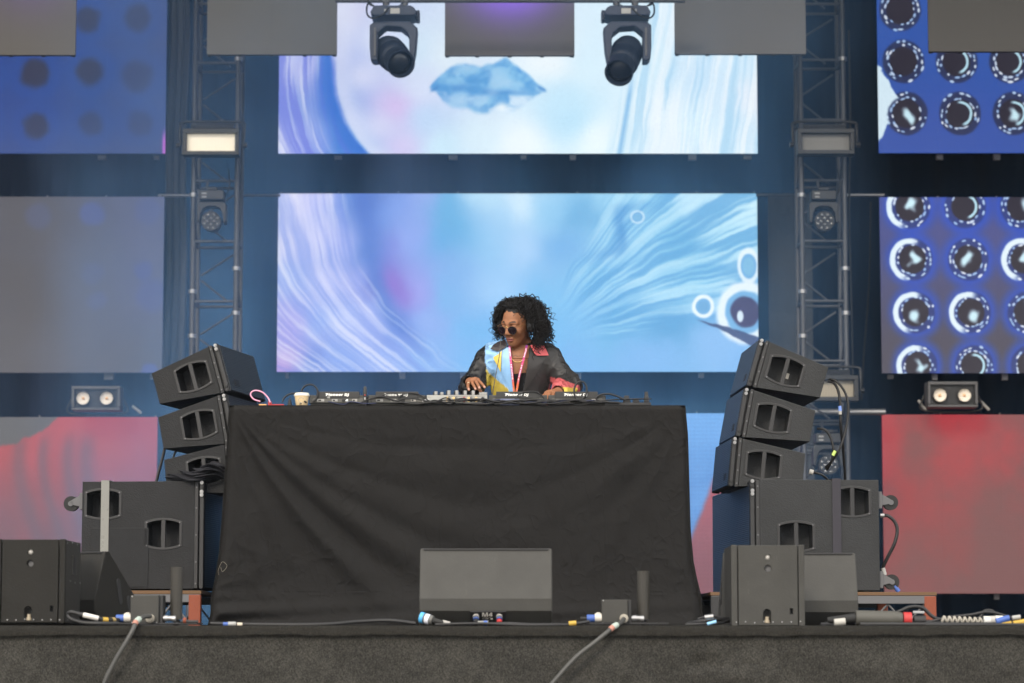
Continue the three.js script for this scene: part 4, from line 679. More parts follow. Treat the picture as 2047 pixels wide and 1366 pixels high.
// ------------------------------------------------------------------ the draped table
const ZB = -2.5, PB = FPX / (EYE[2] - ZB);       // front of the cloth; photo pixels per metre there
const tl = at(456, 811, ZB), tr = at(1371, 813, ZB), TOPY = tl.y, TW = tr.x - tl.x, TXC = (tl.x + tr.x) / 2;
{
  const t = thing('folding_table', 'long table hidden under the black cloth', 'table', [TXC, 0, ZB - 0.42]);
  part('table_top', box(TW - 0.03, 0.03, 0.76, 0, TOPY - 0.022, 0), M.rail, t);
  for (const sx of [-1, 1]) for (const sz of [-1, 1]) part('leg', bar([sx * (TW / 2 - 0.1), 0, sz * 0.32], [sx * (TW / 2 - 0.1), TOPY - 0.04, sz * 0.32], 0.02), M.dull, t);
}
{
  // one sheet: down the far end, along the front and back round the other end, joined to the top
  const D = 0.82, rows = 150, cols = 420, pos = [], uv = [], idx = [], SIDE = 0.16;
  const xl = (py) => { const f = [[811, 456], [900, 452], [960, 448], [1040, 444], [1100, 440], [1150, 433], [1195, 424], [1225, 424], [1250, 418]]; for (let i = 1; i < f.length; i++) if (py <= f[i][0]) return lerp(f[i - 1][1], f[i][1], (py - f[i - 1][0]) / (f[i][0] - f[i - 1][0])); return 418; };
  const xr = (py) => { const f = [[811, 1371], [870, 1376], [960, 1378], [1060, 1380], [1120, 1384], [1150, 1389], [1200, 1400], [1250, 1404]]; for (let i = 1; i < f.length; i++) if (py <= f[i][0]) return lerp(f[i - 1][1], f[i][1], (py - f[i - 1][0]) / (f[i][0] - f[i - 1][0])); return 1404; };
  const fold = (x, y) => {        // x metres from the cup-end top corner, y metres down from the top
    const r = Math.hypot(x, y) + 1e-4, a = Math.atan2(y, x); let z = 0;
    // swags that fan out from the corner and flatten as they run
    const phase = a + 0.14 * r + 0.03 * (fbm(x * 2, y * 2, 3) - 0.5);
    for (const [c, w, h, r0, r1] of [[1.055, 0.045, 0.026, 0.04, 1.0], [0.945, 0.045, -0.022, 0.06, 1.05], [1.17, 0.05, -0.014, 0.06, 0.8], [0.85, 0.045, 0.015, 0.2, 1.3], [0.765, 0.04, -0.013, 0.25, 1.35], [0.68, 0.05, 0.008, 0.3, 1.5], [0.58, 0.04, -0.009, 0.4, 1.5], [0.46, 0.06, 0.006, 0.3, 1.2], [1.27, 0.035, 0.012, 0.08, 0.8], [0.36, 0.03, -0.005, 0.3, 1.2], [1.36, 0.03, -0.010, 0.12, 0.9], [1.44, 0.03, 0.010, 0.15, 1.0]])
      z += h * (c > 0.9 && c < 1.1 ? 0.95 : 0.55) * Math.exp(-(((phase - c) / w) ** 2)) * sst(0, r0 + 0.2, r) * sst(r1 + 0.55, r1 - 0.1, r) * Math.min(1.6, 0.5 + r);
    { const s = x * 0.80 - y * 0.60, q = x * 0.60 + y * 0.80; z += 0.034 * (fbm(s * 4.2 + 0.5 * fbm(x * 2, y * 2, 2), q * 0.8, 41, 3) - 0.5) * sst(0.05, 0.35, y) * sst(1.9, 1.2, x); }
    { const s = x * 0.93 + y * 0.36, q = -x * 0.36 + y * 0.93; z += 0.020 * (fbm(s * 5 + 0.5 * fbm(x * 2, y * 2, 6), q * 0.7, 47, 3) - 0.5) * sst(0.05, 0.35, y) * sst(1.0, 1.7, x); }
    // fainter ones from the other half
    const x2 = TW - x, a2 = Math.atan2(y, x2), r2 = Math.hypot(x2, y);
    for (const [c, w, h] of [[1.25, 0.05, 0.006], [1.08, 0.06, -0.006], [0.9, 0.06, 0.006], [0.72, 0.05, -0.006], [0.55, 0.06, 0.005]]) z += h * 0.8 * Math.exp(-(((a2 + 0.2 * r2 + 0.06 * fbm(x * 2, y * 2, 8) - c) / w) ** 2)) * sst(0.1, 0.4, r2) * sst(1.5, 0.9, r2);
    // gather at the top, crease lines, general slackness
    z += 0.004 * Math.sin(x * 9 + 4 * fbm(x, y * 2, 1)) * sst(0.5, 0.05, y) + 0.006 * Math.exp(-(((x - 1.63) / 0.012) ** 2)) * sst(0.3, 0, y);
    z += 0.026 * (fbm(x * 1.6 + y * 0.8, y * 1.7, 5) - 0.5) * sst(0, 0.25, y);
    const ridge = (n) => { const q = 1 - Math.abs(2 * n - 1); return q * q * q; };
    z += 0.0045 * ridge(fbm(x * 3.1 + y * 1.5, y * 4.2, 11, 3)) * sst(0.05, 0.3, y) + 0.003 * ridge(fbm(x * 7 - y * 3, y * 6 + x, 17, 2));
    z += 0.016 * ridge(fbm(x * 5, y * 5, 21, 2)) * sst(0.5, 0.05, x) * sst(0.25, 0.7, y) + 0.007 * ridge(fbm(x * 6, y * 9, 25, 2)) * sst(TW - 0.4, TW - 0.05, x) * sst(0.5, 0.9, y);
    // puddled hem
    z += 0.05 * sst(0.92, 1.16, y) * (0.6 + 0.8 * fbm(x * 3, 4)) + 0.02 * sst(0.95, 1.1, y) * Math.sin(y * 60 + x * 4) * (sst(0.5, 0, x) + 0.3);
    return z;
  };
  const H = TOPY + 0.004;
  for (let j = 0; j <= rows; j++) for (let i = 0; i <= cols; i++) {
    const v = j / rows, y = v * H, py = 811 + y * PB * 0.995, u = i / cols, L = at(Math.min(xl(py), 456), 900, ZB).x, R = at(xr(py), 900, ZB).x;
    let x, z = 0, X;
    const cor = 0.035;
    if (u < SIDE) { const k = u / SIDE; z = -D * (1 - k) ** 1.0; X = 0; x = L + 0.02 * Math.sin(z * 14 + y * 2) * v * sst(0, -0.15, z); }
    else if (u > 1 - SIDE) { const k = (1 - u) / SIDE; z = -D * (1 - k); X = TW; x = R + 0.02 * Math.sin(z * 13 + 1 + y * 2) * v * sst(0, -0.15, z); }
    else { const k = (u - SIDE) / (1 - 2 * SIDE); X = k * TW; x = lerp(L, R, k); const e = Math.min(X, TW - X); z = fold(X, y) * sst(0, 0.06, e) - cor * (1 - sst(0, cor, e)) * 0.6; }
    let Y = TOPY - y; const roll = sst(0.02, 0, y); z -= 0.012 * roll; 
    pos.push(x, Math.max(0.006, Y), ZB + z); uv.push(u * 4.2, v * 1.2);
    if (i < cols && j < rows) { const a = j * (cols + 1) + i; idx.push(a, a + cols + 1, a + 1, a + 1, a + cols + 1, a + cols + 2); }
  }
  const g = new THREE.BufferGeometry(); g.setAttribute('position', new THREE.Float32BufferAttribute(pos, 3)); g.setAttribute('uv', new THREE.Float32BufferAttribute(uv, 2)); g.setIndex(idx); g.computeVertexNormals();
  const top = uvm(box(TW, 0.004, D, TXC, TOPY + 0.0005, ZB - D / 2 - 0.012, 0.0018));
  const cm = mat(0.0155, 0.0148, 0.0143, 0.9, { map: T.lint, bumpMap: T.crease, bumpScale: 0.010, side: THREE.DoubleSide });
  const c = thing('tablecloth', 'creased black cloth draped over the table down to the stage', 'tablecloth'); part('drop', g, cm, c); part('top_sheet', top, cm, c);
  // loose threads at the hem near the subwoofer
  const th = [at(437, 1150, ZB + 0.06), at(436, 1140, ZB + 0.07), at(444, 1124, ZB + 0.07), at(453, 1130, ZB + 0.07), at(451, 1137, ZB + 0.07), at(444, 1143, ZB + 0.08), at(441, 1134, ZB + 0.08)];
  part('loose_thread', tube(th, 0.0009, 60, 5), mat(0.2, 0.18, 0.14, 0.8), c);
}

// ------------------------------------------------------------------ players and mixer
const TY = TOPY + 0.003;
const bx = (px, z = ZB - 0.05) => at(px, 800, z).x, PXM = (EYE[2] - ZB + 0.05) / FPX;
function brandTexture() {
  const c = document.createElement('canvas'); c.width = 512; c.height = 80; const x = c.getContext('2d');
  x.fillStyle = '#232323'; x.fillRect(0, 0, 512, 80); x.fillStyle = '#f2f2ee'; x.strokeStyle = '#f2f2ee';
  x.font = 'bold 66px sans-serif'; x.lineWidth = 2; const k = 455 / x.measureText('Pioneer DJ').width;
  x.setTransform(k, 0, -0.2, 1, 26, 0); x.fillText('Pioneer DJ', 0, 63); x.strokeText('Pioneer DJ', 0, 63); x.fillRect(-8, 14, 24, 8);
  const t = new THREE.CanvasTexture(c); t.colorSpace = THREE.SRGBColorSpace; return t;
}
const brandMat = new THREE.MeshStandardMaterial({ map: brandTexture(), roughness: 0.5 });
const deckM = mat(0.036, 0.036, 0.034, 0.5), lidM = mat(0.022, 0.022, 0.022, 0.45);
function player(label, x0, x1, l0, l1) {
  const w = (x1 - x0) * PXM, lw = (l1 - l0) * PXM, lc = ((l0 + l1) / 2 - (x0 + x1) / 2) * PXM, t = thing('media_player', label, 'media player', [bx((x0 + x1) / 2), TY, ZB - 0.05], 0, 'media players on the draped table');
  part('body', [box(w - 0.004, 0.044, 0.39, 0, 0.034, -0.195, 0.004), box(w - 0.02, 0.012, 0.37, 0, 0.01, -0.195, 0.003)], deckM, t);
  const sh = [[-lw / 2 - 0.004, 0.038], [lw / 2 + 0.004, 0.038], [lw / 2, 0.074], [-lw / 2, 0.074]].map(([a, b]) => [a + lc, b]);
  const lid = part('display', prism(sh, 0.1, 0.003, -0.095), lidM, t);
  const bp = new THREE.PlaneGeometry(lw * 0.62, lw * 0.62 * 80 / 512); bp.translate(lc, 0.0575, 0.0062); part('brand_lettering', bp, brandMat, lid);
  part('screen', box(lw * 0.9, 0.002, 0.085, lc, 0.0745, -0.06, 0.0008), M.black, lid);
  part('back_panel', box(w * 0.86, 0.022, 0.004, 0, 0.028, 0.0005, 0.001), mat(0.08, 0.078, 0.07, 0.4), t);
  for (const [u, ww, m] of [[-0.3, 0.05, M.grey], [-0.06, 0.04, M.grey], [0.1, 0.03, M.black], [0.28, 0.035, M.white]]) { const s = part('socket', box(ww * 0.75, 0.013, 0.006, u * w, 0.028, 0.002, 0.001), m, t); part('socket_hole', box(ww * 0.3, 0.007, 0.003, u * w - 0.004, 0.028, 0.005, 0.0008), M.black, s); }
  part('jog_wheel', [cyl(0.1, 0.012, 0, 0.062, -0.25, 'y', 40), cyl(0.085, 0.006, 0, 0.07, -0.25, 'y', 40)], M.plastic, t);
  for (const u of [-0.42, 0.42]) part('foot', cyl(0.014, 0.006, u * w, 0.002, -0.03, 'y', 12), M.rubber, t);
  for (const u of [-0.44, 0.44]) part('screw', cyl(0.003, 0.004, u * w, 0.03, 0.002, 'z', 8), M.dull, t);
  return t;
}
player('first media player from the cup, black with white lettering and a standing back lid', 617, 735, 633, 718);
player('second media player from the cup, between the small upright stick and the silver mixer', 735, 852, 751, 836);
player('media player in front of the jacket, behind the small grey blue box', 976, 1095, 992, 1077);
player('media player beneath the tall cable loop, nearest the power strip', 1095, 1212, 1110, 1195);
{
  const w = 125 * PXM, t = thing('mixer', 'silver backed mixer with round sockets and rows of knobs between the players', 'audio mixer', [bx(913.5), TY, ZB - 0.05]);
  part('body', [box(w - 0.004, 0.05, 0.38, 0, 0.033, -0.19, 0.004), box(w - 0.03, 0.01, 0.35, 0, 0.006, -0.19, 0.003)], deckM, t);
  const silver = mat(0.34, 0.34, 0.32, 0.38, { metalness: 0.55 });
  part('back_panel', box(w * 0.97, 0.042, 0.006, 0, 0.034, 0.002, 0.002), silver, t);
  part('top_strip', box(w * 0.62, 0.006, 0.01, w * 0.14, 0.0525, 0.004, 0.002), M.white, t);
  const put2 = (px) => (px - 913.5) * PXM;
  for (const [px, m] of [[894, M.gold], [898, M.black], [907, M.gold], [912, M.black], [922, M.white], [928, M.red], [937, M.gold], [942, M.navyCable], [880, M.alu], [952, M.gold]]) for (const dy of [0.024, 0.04]) { const s = part('socket', cyl(0.0062, 0.012, put2(px), dy, 0.008, 'z', 14), m, t); part('pin_hole', cyl(0.0028, 0.002, put2(px), dy, 0.0145, 'z', 10), M.white, s); }
  part('socket', cyl(0.0125, 0.01, put2(965), 0.033, 0.006, 'z', 24), M.black, t); part('socket', (() => { const g = new THREE.TorusGeometry(0.0125, 0.002, 8, 28); g.translate(put2(965), 0.033, 0.011); return g; })(), M.alu, t);
  for (const [px, h] of [[871, 0.022], [883, 0.018], [897, 0.027], [913, 0.027], [930, 0.026], [946, 0.026], [961, 0.016], [966, 0.018], [971, 0.017]]) for (const z of [-0.03, -0.07]) part('knob', cyl(0.0085, h, put2(px) - (z < -0.05 ? 0.008 : 0), 0.056 + h / 2, z, 'y', 16), z < -0.05 ? M.plastic : M.grey, t);
  for (let i = 0; i < 4; i++) part('fader', box(0.012, 0.012, 0.02, -0.09 + i * 0.06, 0.064, -0.29, 0.002), M.grey, t);
  for (const px of [858, 880, 950]) part('button', cyl(0.006, 0.006, put2(px), 0.048, 0.007, 'z', 14), M.white, t);
}
// ------------------------------------------------------------------ what else stands on the table
{
  const t = thing('paper_cup', 'tan paper cup with a white rim and printed swirl at the table end', 'cup', [bx(603, ZB - 0.05), TY, ZB - 0.05]);
  part('cup', lathe([[0, 0.001], [0.029, 0.001], [0.031, 0.004], [0.038, 0.052], [0.038, 0.054], [0.036, 0.052], [0.029, 0.006], [0, 0.006]], 40), M.paper, t);
  part('lid', lathe([[0.038, 0.05], [0.041, 0.05], [0.0415, 0.056], [0.039, 0.058], [0.0385, 0.064], [0.036, 0.066], [0.03, 0.063], [0, 0.063]], 40), mat(0.72, 0.68, 0.58, 0.6), t);
  const q = []; for (let i = 0; i <= 20; i++) { const a = 0.6 + i / 20 * 4.6, X = 0.42 * Math.cos(a), Y = 0.026 + 0.013 * Math.sin(a), R = 0.0312 + (Y - 0.004) * 0.146; q.push([R * Math.sin(X), Y, R * Math.cos(X)]); } part('print', tube(q, 0.0013, 60, 6), M.white, t);
}
{
  const t = thing('small_stick', 'upright black stick with a red button between the first two players', 'stick', [bx(729.5, ZB - 0.05), TY, ZB - 0.05]);
  part('body', lathe([[0, 0], [0.009, 0], [0.0095, 0.04], [0.0095, 0.085], [0.008, 0.097], [0.004, 0.102], [0, 0.1025]], 20), M.plastic, t);
  part('button', sph(0.004, 0, 0.055, 0.0085, 10, 6), M.red, t); part('print', box(0.009, 0.012, 0.002, 0, 0.037, 0.0092, 0.0006), M.grey, t);
}
{
  const t = thing('interface_box', 'small grey blue box with a slotted face before the players', 'box', [bx(1019, ZB - 0.03), TY, ZB - 0.03], 0.05), m = mat(0.13, 0.15, 0.24, 0.5);
  part('body', box(38 * PXM, 0.034, 0.1, 0, 0.017, -0.04, 0.003), m, t);
  part('slot_plate', box(17 * PXM, 0.014, 0.003, -0.02, 0.017, 0.0105, 0.0008), M.dull, t);
  for (let i = 0; i < 9; i++) part('slot', box(0.0022, 0.012, 0.002, -0.04 + i * 0.005, 0.017, 0.012, 0.0005), M.black, t);
}
{
  const t = thing('power_strip', 'black power strip with three plugs at the end of the table', 'power strip', [bx(1255, ZB - 0.05), TY, ZB - 0.05]);
  part('body', box(94 * PXM, 0.018, 0.06, 0, 0.009, -0.03, 0.005, 2), M.plastic, t);
  for (const [px, w, h] of [[1253, 16, 22], [1272, 15, 14], [1293, 11, 34]]) { const p = part('plug', prism([[-w / 2, 0], [w / 2, 0], [w * 0.36, h * 0.4], [-w * 0.36, h * 0.4]].map(([a, b]) => [a * PXM + (px - 1255) * PXM, 0.018 + b * PXM]), 0.045, 0.004, -0.055), M.plastic, t); part('plug_cap', box(w * 0.66 * PXM, h * 0.3 * PXM, 0.03, (px - 1255) * PXM, 0.018 + h * 0.5 * PXM, -0.033, 0.003), M.plastic, p); }
}
{
  const t = thing('red_clip', 'bright red clip lying at the cup end of the table with a pink cable', 'clip', [bx(552, ZB - 0.05), TY, ZB - 0.05]);
  part('body', [box(0.085, 0.008, 0.02, 0.0, 0.004, 0), box(0.02, 0.02, 0.014, -0.033, 0.012, 0, 0.004)], M.red, t); part('tip', box(0.04, 0.007, 0.012, -0.07, 0.0045, 0.004, 0.002), mat(0.7, 0.35, 0.12, 0.5), t);
}
solo('table_gadget', [cyl(0.012, 0.012, 0, 0.006, 0), cyl(0.009, 0.018, 0, 0.02, 0), cyl(0.004, 0.012, 0, 0.035, 0)].map((g) => { const p = at(579, 805, ZB - 0.05); g.translate(p.x, TY, p.z); return g; }), M.plastic, 'tiny black plug standing beside the paper cup', 'plug');
function cable(label, pts, r, m, group, z = ZB - 0.035) { const w = pts.map(([px, py, dz = 0]) => { const p = at(px, py, z + dz); p.y = Math.max(p.y, TY + r); return p; }); return solo('cable', tube(w, r, pts.length * 12, 8), m, label, 'cable', group); }
cable('pink looped cable with a red clip at the cup end', [[520, 803], [508, 799], [501, 791], [503, 784], [512, 781], [525, 785], [535, 795], [540, 805, 0.01]], 0.0042, mat(0.62, 0.30, 0.42, 0.45));
cable('black cable arching high beside the paper cup', [[565, 804], [567, 797], [577, 789], [592, 786], [602, 789], [607, 797], [604, 804], [600, 808, 0.02]], 0.0045, M.cable);
cable('black cable standing in a tall ring behind the paper cup', [[612, 805, 0.02], [604, 798], [602, 786], [606, 775], [615, 769.5], [625, 770], [633, 777], [635, 787], [632, 797], [625, 804]], 0.0048, M.cable);
cable('black cable standing in a tall ring before the last player', [[1162, 805, 0.02], [1153, 799], [1148, 787], [1149, 774], [1155, 765], [1163, 763], [1170, 768], [1173, 778], [1171, 790], [1163, 799], [1152, 803, 0.02]], 0.0052, M.cable);
cable('grey black cable rising from the players to the power strip', [[1250, 800], [1235, 793], [1218, 788], [1202, 789], [1192, 795], [1196, 801], [1215, 804], [1238, 805]], 0.005, M.cable);
cable('thin black cable arching before the second player', [[740, 800], [760, 793], [778, 786], [790, 786], [797, 793], [799, 804]], 0.003, M.cable);
cable('thin black cable arching to the silver mixer', [[795, 805], [800, 792], [815, 786], [835, 788], [848, 795], [858, 802]], 0.003, M.cable);
cable('black cable arching beside the grey blue box', [[1030, 797, 0.02], [1040, 787], [1055, 783], [1072, 784], [1085, 793], [1090, 802]], 0.0034, M.cable);
for (let k = 0; k < 15; k++) {
  const x0 = rr(560, 1120), n = 5 + Math.floor(rr(0, 4)), st = rr(20, 42), pts = [[x0, rr(803, 808), rr(-0.02, 0.03)]];
  for (let i = 1; i < n; i++) pts.push([x0 + i * st + rr(-8, 8), rr(798, 809) - (rnd() > 0.8 ? 6 : 0), rr(-0.02, 0.05)]);
  cable('black cable lying in the tangle behind the players', pts, rr(0.0028, 0.0046), k % 4 === 3 ? M.navyCable : M.cable, 'cables tangled along the table');
}
for (const [a, b, m, label] of [[[840, 804], [859, 799], M.alu, 'silver cable plug lying before the mixer'], [[640, 795], [660, 794.5], M.grey, 'grey cable plug behind the first player'], [[679, 803], [696, 801], mat(0.55, 0.58, 0.6, 0.4), 'pale cable plug before the first player']])
  solo('cable_plug', [bar(at(...a, ZB - 0.06), at(...b, ZB - 0.05), 0.0085), bar(at(a[0] - 3, a[1] + 0.6, ZB - 0.06), at(...a, ZB - 0.06), 0.006, 0.0085)], m, label, 'plug');
// ------------------------------------------------------------------ the performer
// a smooth skin round a distance field (surface nets)
function nets(f, lo, hi, h, colorAt) {
  const n = [0, 1, 2].map((k) => Math.ceil((hi[k] - lo[k]) / h) + 1), [nx, ny, nz] = n, val = new Float32Array(nx * ny * nz), id = (i, j, k) => (k * ny + j) * nx + i;
  for (let k = 0; k < nz; k++) for (let j = 0; j < ny; j++) for (let i = 0; i < nx; i++) val[id(i, j, k)] = f(lo[0] + i * h, lo[1] + j * h, lo[2] + k * h);
  const vert = new Int32Array(nx * ny * nz).fill(-1), pos = [], idx = [];
  const E = [[0, 1], [0, 2], [0, 4], [1, 3], [1, 5], [2, 3], [2, 6], [3, 7], [4, 5], [4, 6], [5, 7], [6, 7]];
  for (let k = 0; k < nz - 1; k++) for (let j = 0; j < ny - 1; j++) for (let i = 0; i < nx - 1; i++) {
    const c = []; let m = 0; for (let q = 0; q < 8; q++) { c[q] = val[id(i + (q & 1), j + (q >> 1 & 1), k + (q >> 2))]; if (c[q] < 0) m |= 1 << q; }
    if (m === 0 || m === 255) continue;
    let x = 0, y = 0, z = 0, e = 0;
    for (const [a, b] of E) if ((c[a] < 0) !== (c[b] < 0)) { const t = c[a] / (c[a] - c[b]); x += lerp(a & 1, b & 1, t); y += lerp(a >> 1 & 1, b >> 1 & 1, t); z += lerp(a >> 2, b >> 2, t); e++; }
    vert[id(i, j, k)] = pos.length / 3; pos.push(lo[0] + (i + x / e) * h, lo[1] + (j + y / e) * h, lo[2] + (k + z / e) * h);
  }
  const quad = (a, b, c, d, flip) => { if (a < 0 || b < 0 || c < 0 || d < 0) return; flip ? idx.push(a, c, b, a, d, c) : idx.push(a, b, c, a, c, d); };
  for (let k = 1; k < nz - 1; k++) for (let j = 1; j < ny - 1; j++) for (let i = 1; i < nx - 1; i++) {
    const s = val[id(i, j, k)] < 0;
    if (s !== val[id(i + 1, j, k)] < 0) quad(vert[id(i, j - 1, k - 1)], vert[id(i, j, k - 1)], vert[id(i, j, k)], vert[id(i, j - 1, k)], !s);
    if (s !== val[id(i, j + 1, k)] < 0) quad(vert[id(i - 1, j, k - 1)], vert[id(i - 1, j, k)], vert[id(i, j, k)], vert[id(i, j, k - 1)], !s);
    if (s !== val[id(i, j, k + 1)] < 0) quad(vert[id(i - 1, j - 1, k)], vert[id(i, j - 1, k)], vert[id(i, j, k)], vert[id(i - 1, j, k)], !s);
  }
  const g = new THREE.BufferGeometry(); g.setAttribute('position', new THREE.Float32BufferAttribute(pos, 3)); g.setIndex(idx);
  const N = new Float32Array(pos.length), e = h * 0.6, C = colorAt ? new Float32Array(pos.length) : null;
  for (let v = 0; v < pos.length; v += 3) {
    const [x, y, z] = [pos[v], pos[v + 1], pos[v + 2]], a = f(x + e, y, z) - f(x - e, y, z), b = f(x, y + e, z) - f(x, y - e, z), c = f(x, y, z + e) - f(x, y, z - e), l = Math.hypot(a, b, c) || 1;
    N[v] = a / l; N[v + 1] = b / l; N[v + 2] = c / l;
    if (C) { const q = colorAt(x, y, z); C[v] = q[0]; C[v + 1] = q[1]; C[v + 2] = q[2]; }
  }
  g.setAttribute('normal', new THREE.BufferAttribute(N, 3)); if (C) g.setAttribute('color', new THREE.BufferAttribute(C, 3));
  return uvm(g.toNonIndexed());
}
const smin = (a, b, k) => { const h = Math.max(k - Math.abs(a - b), 0) / k; return Math.min(a, b) - h * h * k * 0.25; };
const smax = (a, b, k) => -smin(-a, -b, k);
function capsule(x, y, z, a, b, ra, rb = ra) { const dx = b.x - a.x, dy = b.y - a.y, dz = b.z - a.z, px = x - a.x, py = y - a.y, pz = z - a.z, t = clamp((px * dx + py * dy + pz * dz) / (dx * dx + dy * dy + dz * dz), 0, 1); return Math.hypot(px - dx * t, py - dy * t, pz - dz * t) - lerp(ra, rb, t); }
function ellipsoid(x, y, z, cx, cy, cz, rx, ry, rz) { const u = (x - cx) / rx, v = (y - cy) / ry, w = (z - cz) / rz, k0 = Math.hypot(u, v, w), k1 = Math.hypot(u / rx, v / ry, w / rz); return k1 < 1e-9 ? -Math.min(rx, ry, rz) : k0 * (k0 - 1) / k1; }
const ZP = -3.4, pp = (px, py, dz = 0) => { const p = at(px, py, ZP + dz); p.z = dz; return p; };
const person = thing('person', 'person with curly black hair, sunglasses and a colour block jacket, bent over the mixer', 'person', [0, 0, ZP]);

// --- head, in its own frame: +z the face, +y up
const HC = pp(1033, 649, 0.06), HQ = new THREE.Quaternion().setFromEuler(new THREE.Euler(0.30, -0.60, -0.08, 'YXZ')), HI = HQ.clone().invert(), HS = 1.02;
const toHead = (x, y, z) => V(x, y, z).sub(HC).applyQuaternion(HI).multiplyScalar(1 / HS), fromHead = (x, y, z) => V(x, y, z).multiplyScalar(HS).applyQuaternion(HQ).add(HC);
function headField(x, y, z) {
  let d = ellipsoid(x, y, z, 0, 0.032, -0.018, 0.074, 0.083, 0.095);
  d = smin(d, ellipsoid(x, y, z, 0, -0.03, 0.022, 0.0555, 0.083, 0.066), 0.03);
  d = smin(d, ellipsoid(x, y, z, 0, -0.090, 0.052, 0.020, 0.023, 0.025), 0.03);            // chin
  for (const s of [-1, 1]) {
    d = smin(d, ellipsoid(x, y, z, s * 0.036, -0.022, 0.058, 0.026, 0.026, 0.024), 0.02);   // cheek
    d = smin(d, capsule(x, y, z, V(s * 0.012, 0.024, 0.084), V(s * 0.044, 0.022, 0.066), 0.010), 0.014);   // brow
    d = smax(d, -ellipsoid(x, y, z, s * 0.031, 0.005, 0.096, 0.019, 0.012, 0.016), 0.012);
    d = smin(d, ellipsoid(x, y, z, s * 0.031, 0.004, 0.071, 0.015, 0.013, 0.013), 0.004);   // lids
    d = smin(d, ellipsoid(x, y, z, s * 0.011, -0.034, 0.092, 0.009, 0.008, 0.011), 0.007);  // nostril wing
    d = smin(d, ellipsoid(x, y, z, s * 0.076, -0.008, -0.012, 0.010, 0.030, 0.018), 0.006); // ear
  }
  d = smin(d, capsule(x, y, z, V(0, 0.012, 0.084), V(0, -0.028, 0.103), 0.008, 0.0115), 0.012);             // nose
  d = smin(d, ellipsoid(x, y, z, 0, -0.060, 0.0835, 0.021, 0.0065, 0.011), 0.006);           // lips
  d = smin(d, ellipsoid(x, y, z, 0, -0.0715, 0.082, 0.018, 0.0075, 0.011), 0.006);
  return smax(d, -ellipsoid(x, y, z, 0, -0.0655, 0.097, 0.026, 0.0013, 0.012), 0.003);
}
const NB = pp(1046, 706, -0.07), neckTop = fromHead(0, -0.045, -0.03);
const SHL = pp(990, 716, -0.03), SHR = pp(1090, 719, -0.04), CH = pp(1041, 720, -0.03), WA = V(CH.x, 1.06, -0.12);
function torsoField(x, y, z, grow = 0) {
  const zs = 1.42; let d = capsule(x, y, z * zs, V(CH.x, CH.y - 0.04, CH.z * zs), V(WA.x, WA.y, WA.z * zs), 0.142 + grow, 0.125 + grow) / 1.2;
  d = smin(d, capsule(x, y, z, SHL, SHR, 0.05 + grow), 0.07);
  for (const s of [SHL, SHR]) d = smin(d, capsule(x, y, z, NB, s, 0.04 + grow, 0.042 + grow), 0.05);
  return d;
}
const neckField = (x, y, z) => capsule(x, y, z, neckTop, NB, 0.042, 0.050);
const skinField = (x, y, z) => smin(torsoField(x, y, z), neckField(x, y, z), 0.05);
const upper = (x, y, z) => { const h = toHead(x, y, z); return smin(headField(h.x, h.y, h.z) * HS, skinField(x, y, z), 0.025); };
const skinTone = (x, y, z) => {
  const h = toHead(x, y, z), n = 0.94 + 0.12 * fbm(x * 60, y * 60, z * 60, 2); let c = [0.26 * n, 0.115 * n, 0.059 * n];
  if (h.z > 0.05 && Math.hypot(h.x / 0.023, (h.y + 0.066) / 0.0125) < 1) c = [0.22, 0.075, 0.06];
  if (h.z > 0.045) for (const s of [-1, 1]) { const u = (h.x * s - 0.03) / 0.019, v = (h.y - 0.031 + 0.006 * u * u) / 0.0042; if (u * u + v * v < 1) c = [0.03, 0.018, 0.014]; }
  return c;
};
const headLo = [HC.x - 0.16, HC.y - 0.2, HC.z - 0.19], headHi = [HC.x + 0.16, HC.y + 0.17, HC.z + 0.2], cut = HC.y - 0.19;
// --- hands
function handField(w, fingers, thumb) {
  return (x, y, z) => {
    let d = 1; const palm = [];
    for (const f of fingers) { palm.push(f[0]); let q = 1; for (let i = 0; i < 3; i++) q = smin(q, capsule(x, y, z, f[i], f[i + 1], 0.0092 - i * 0.0008, 0.0086 - i * 0.0009), 0.003); d = Math.min(d, q); }
    let p = 1; for (const m of palm) p = smin(p, capsule(x, y, z, w, m, 0.018, 0.0115), 0.014);
    for (let i = 0; i < 3; i++) p = smin(p, capsule(x, y, z, palm[i], palm[i + 1], 0.011), 0.008);
    p = smin(p, d, 0.007);
    let t = 1; for (let i = 0; i < 2; i++) t = smin(t, capsule(x, y, z, thumb[i], thumb[i + 1], 0.0125 - i * 0.0025, 0.0105 - i * 0.0015), 0.004);
    return smin(p, t, 0.010);
  };
}
const P3 = (l) => l.map((q) => pp(...q));
const wristA = pp(940, 765, 0.235), handA = handField(wristA, [P3([[955, 760.5, 0.305], [961, 765.5, 0.34], [965, 770, 0.357], [969, 775, 0.366]]), P3([[949.5, 759, 0.31], [953, 765.5, 0.35], [956, 771, 0.368], [958.5, 776.5, 0.376]]), P3([[943.5, 760.5, 0.307], [945, 767.5, 0.344], [948, 773, 0.36], [950.5, 778.5, 0.368]]), P3([[938, 764.5, 0.298], [935.5, 771, 0.326], [936, 775.5, 0.338], [937.5, 780, 0.345]])], P3([[951, 768, 0.262], [957, 777, 0.295], [961, 783, 0.318]]));
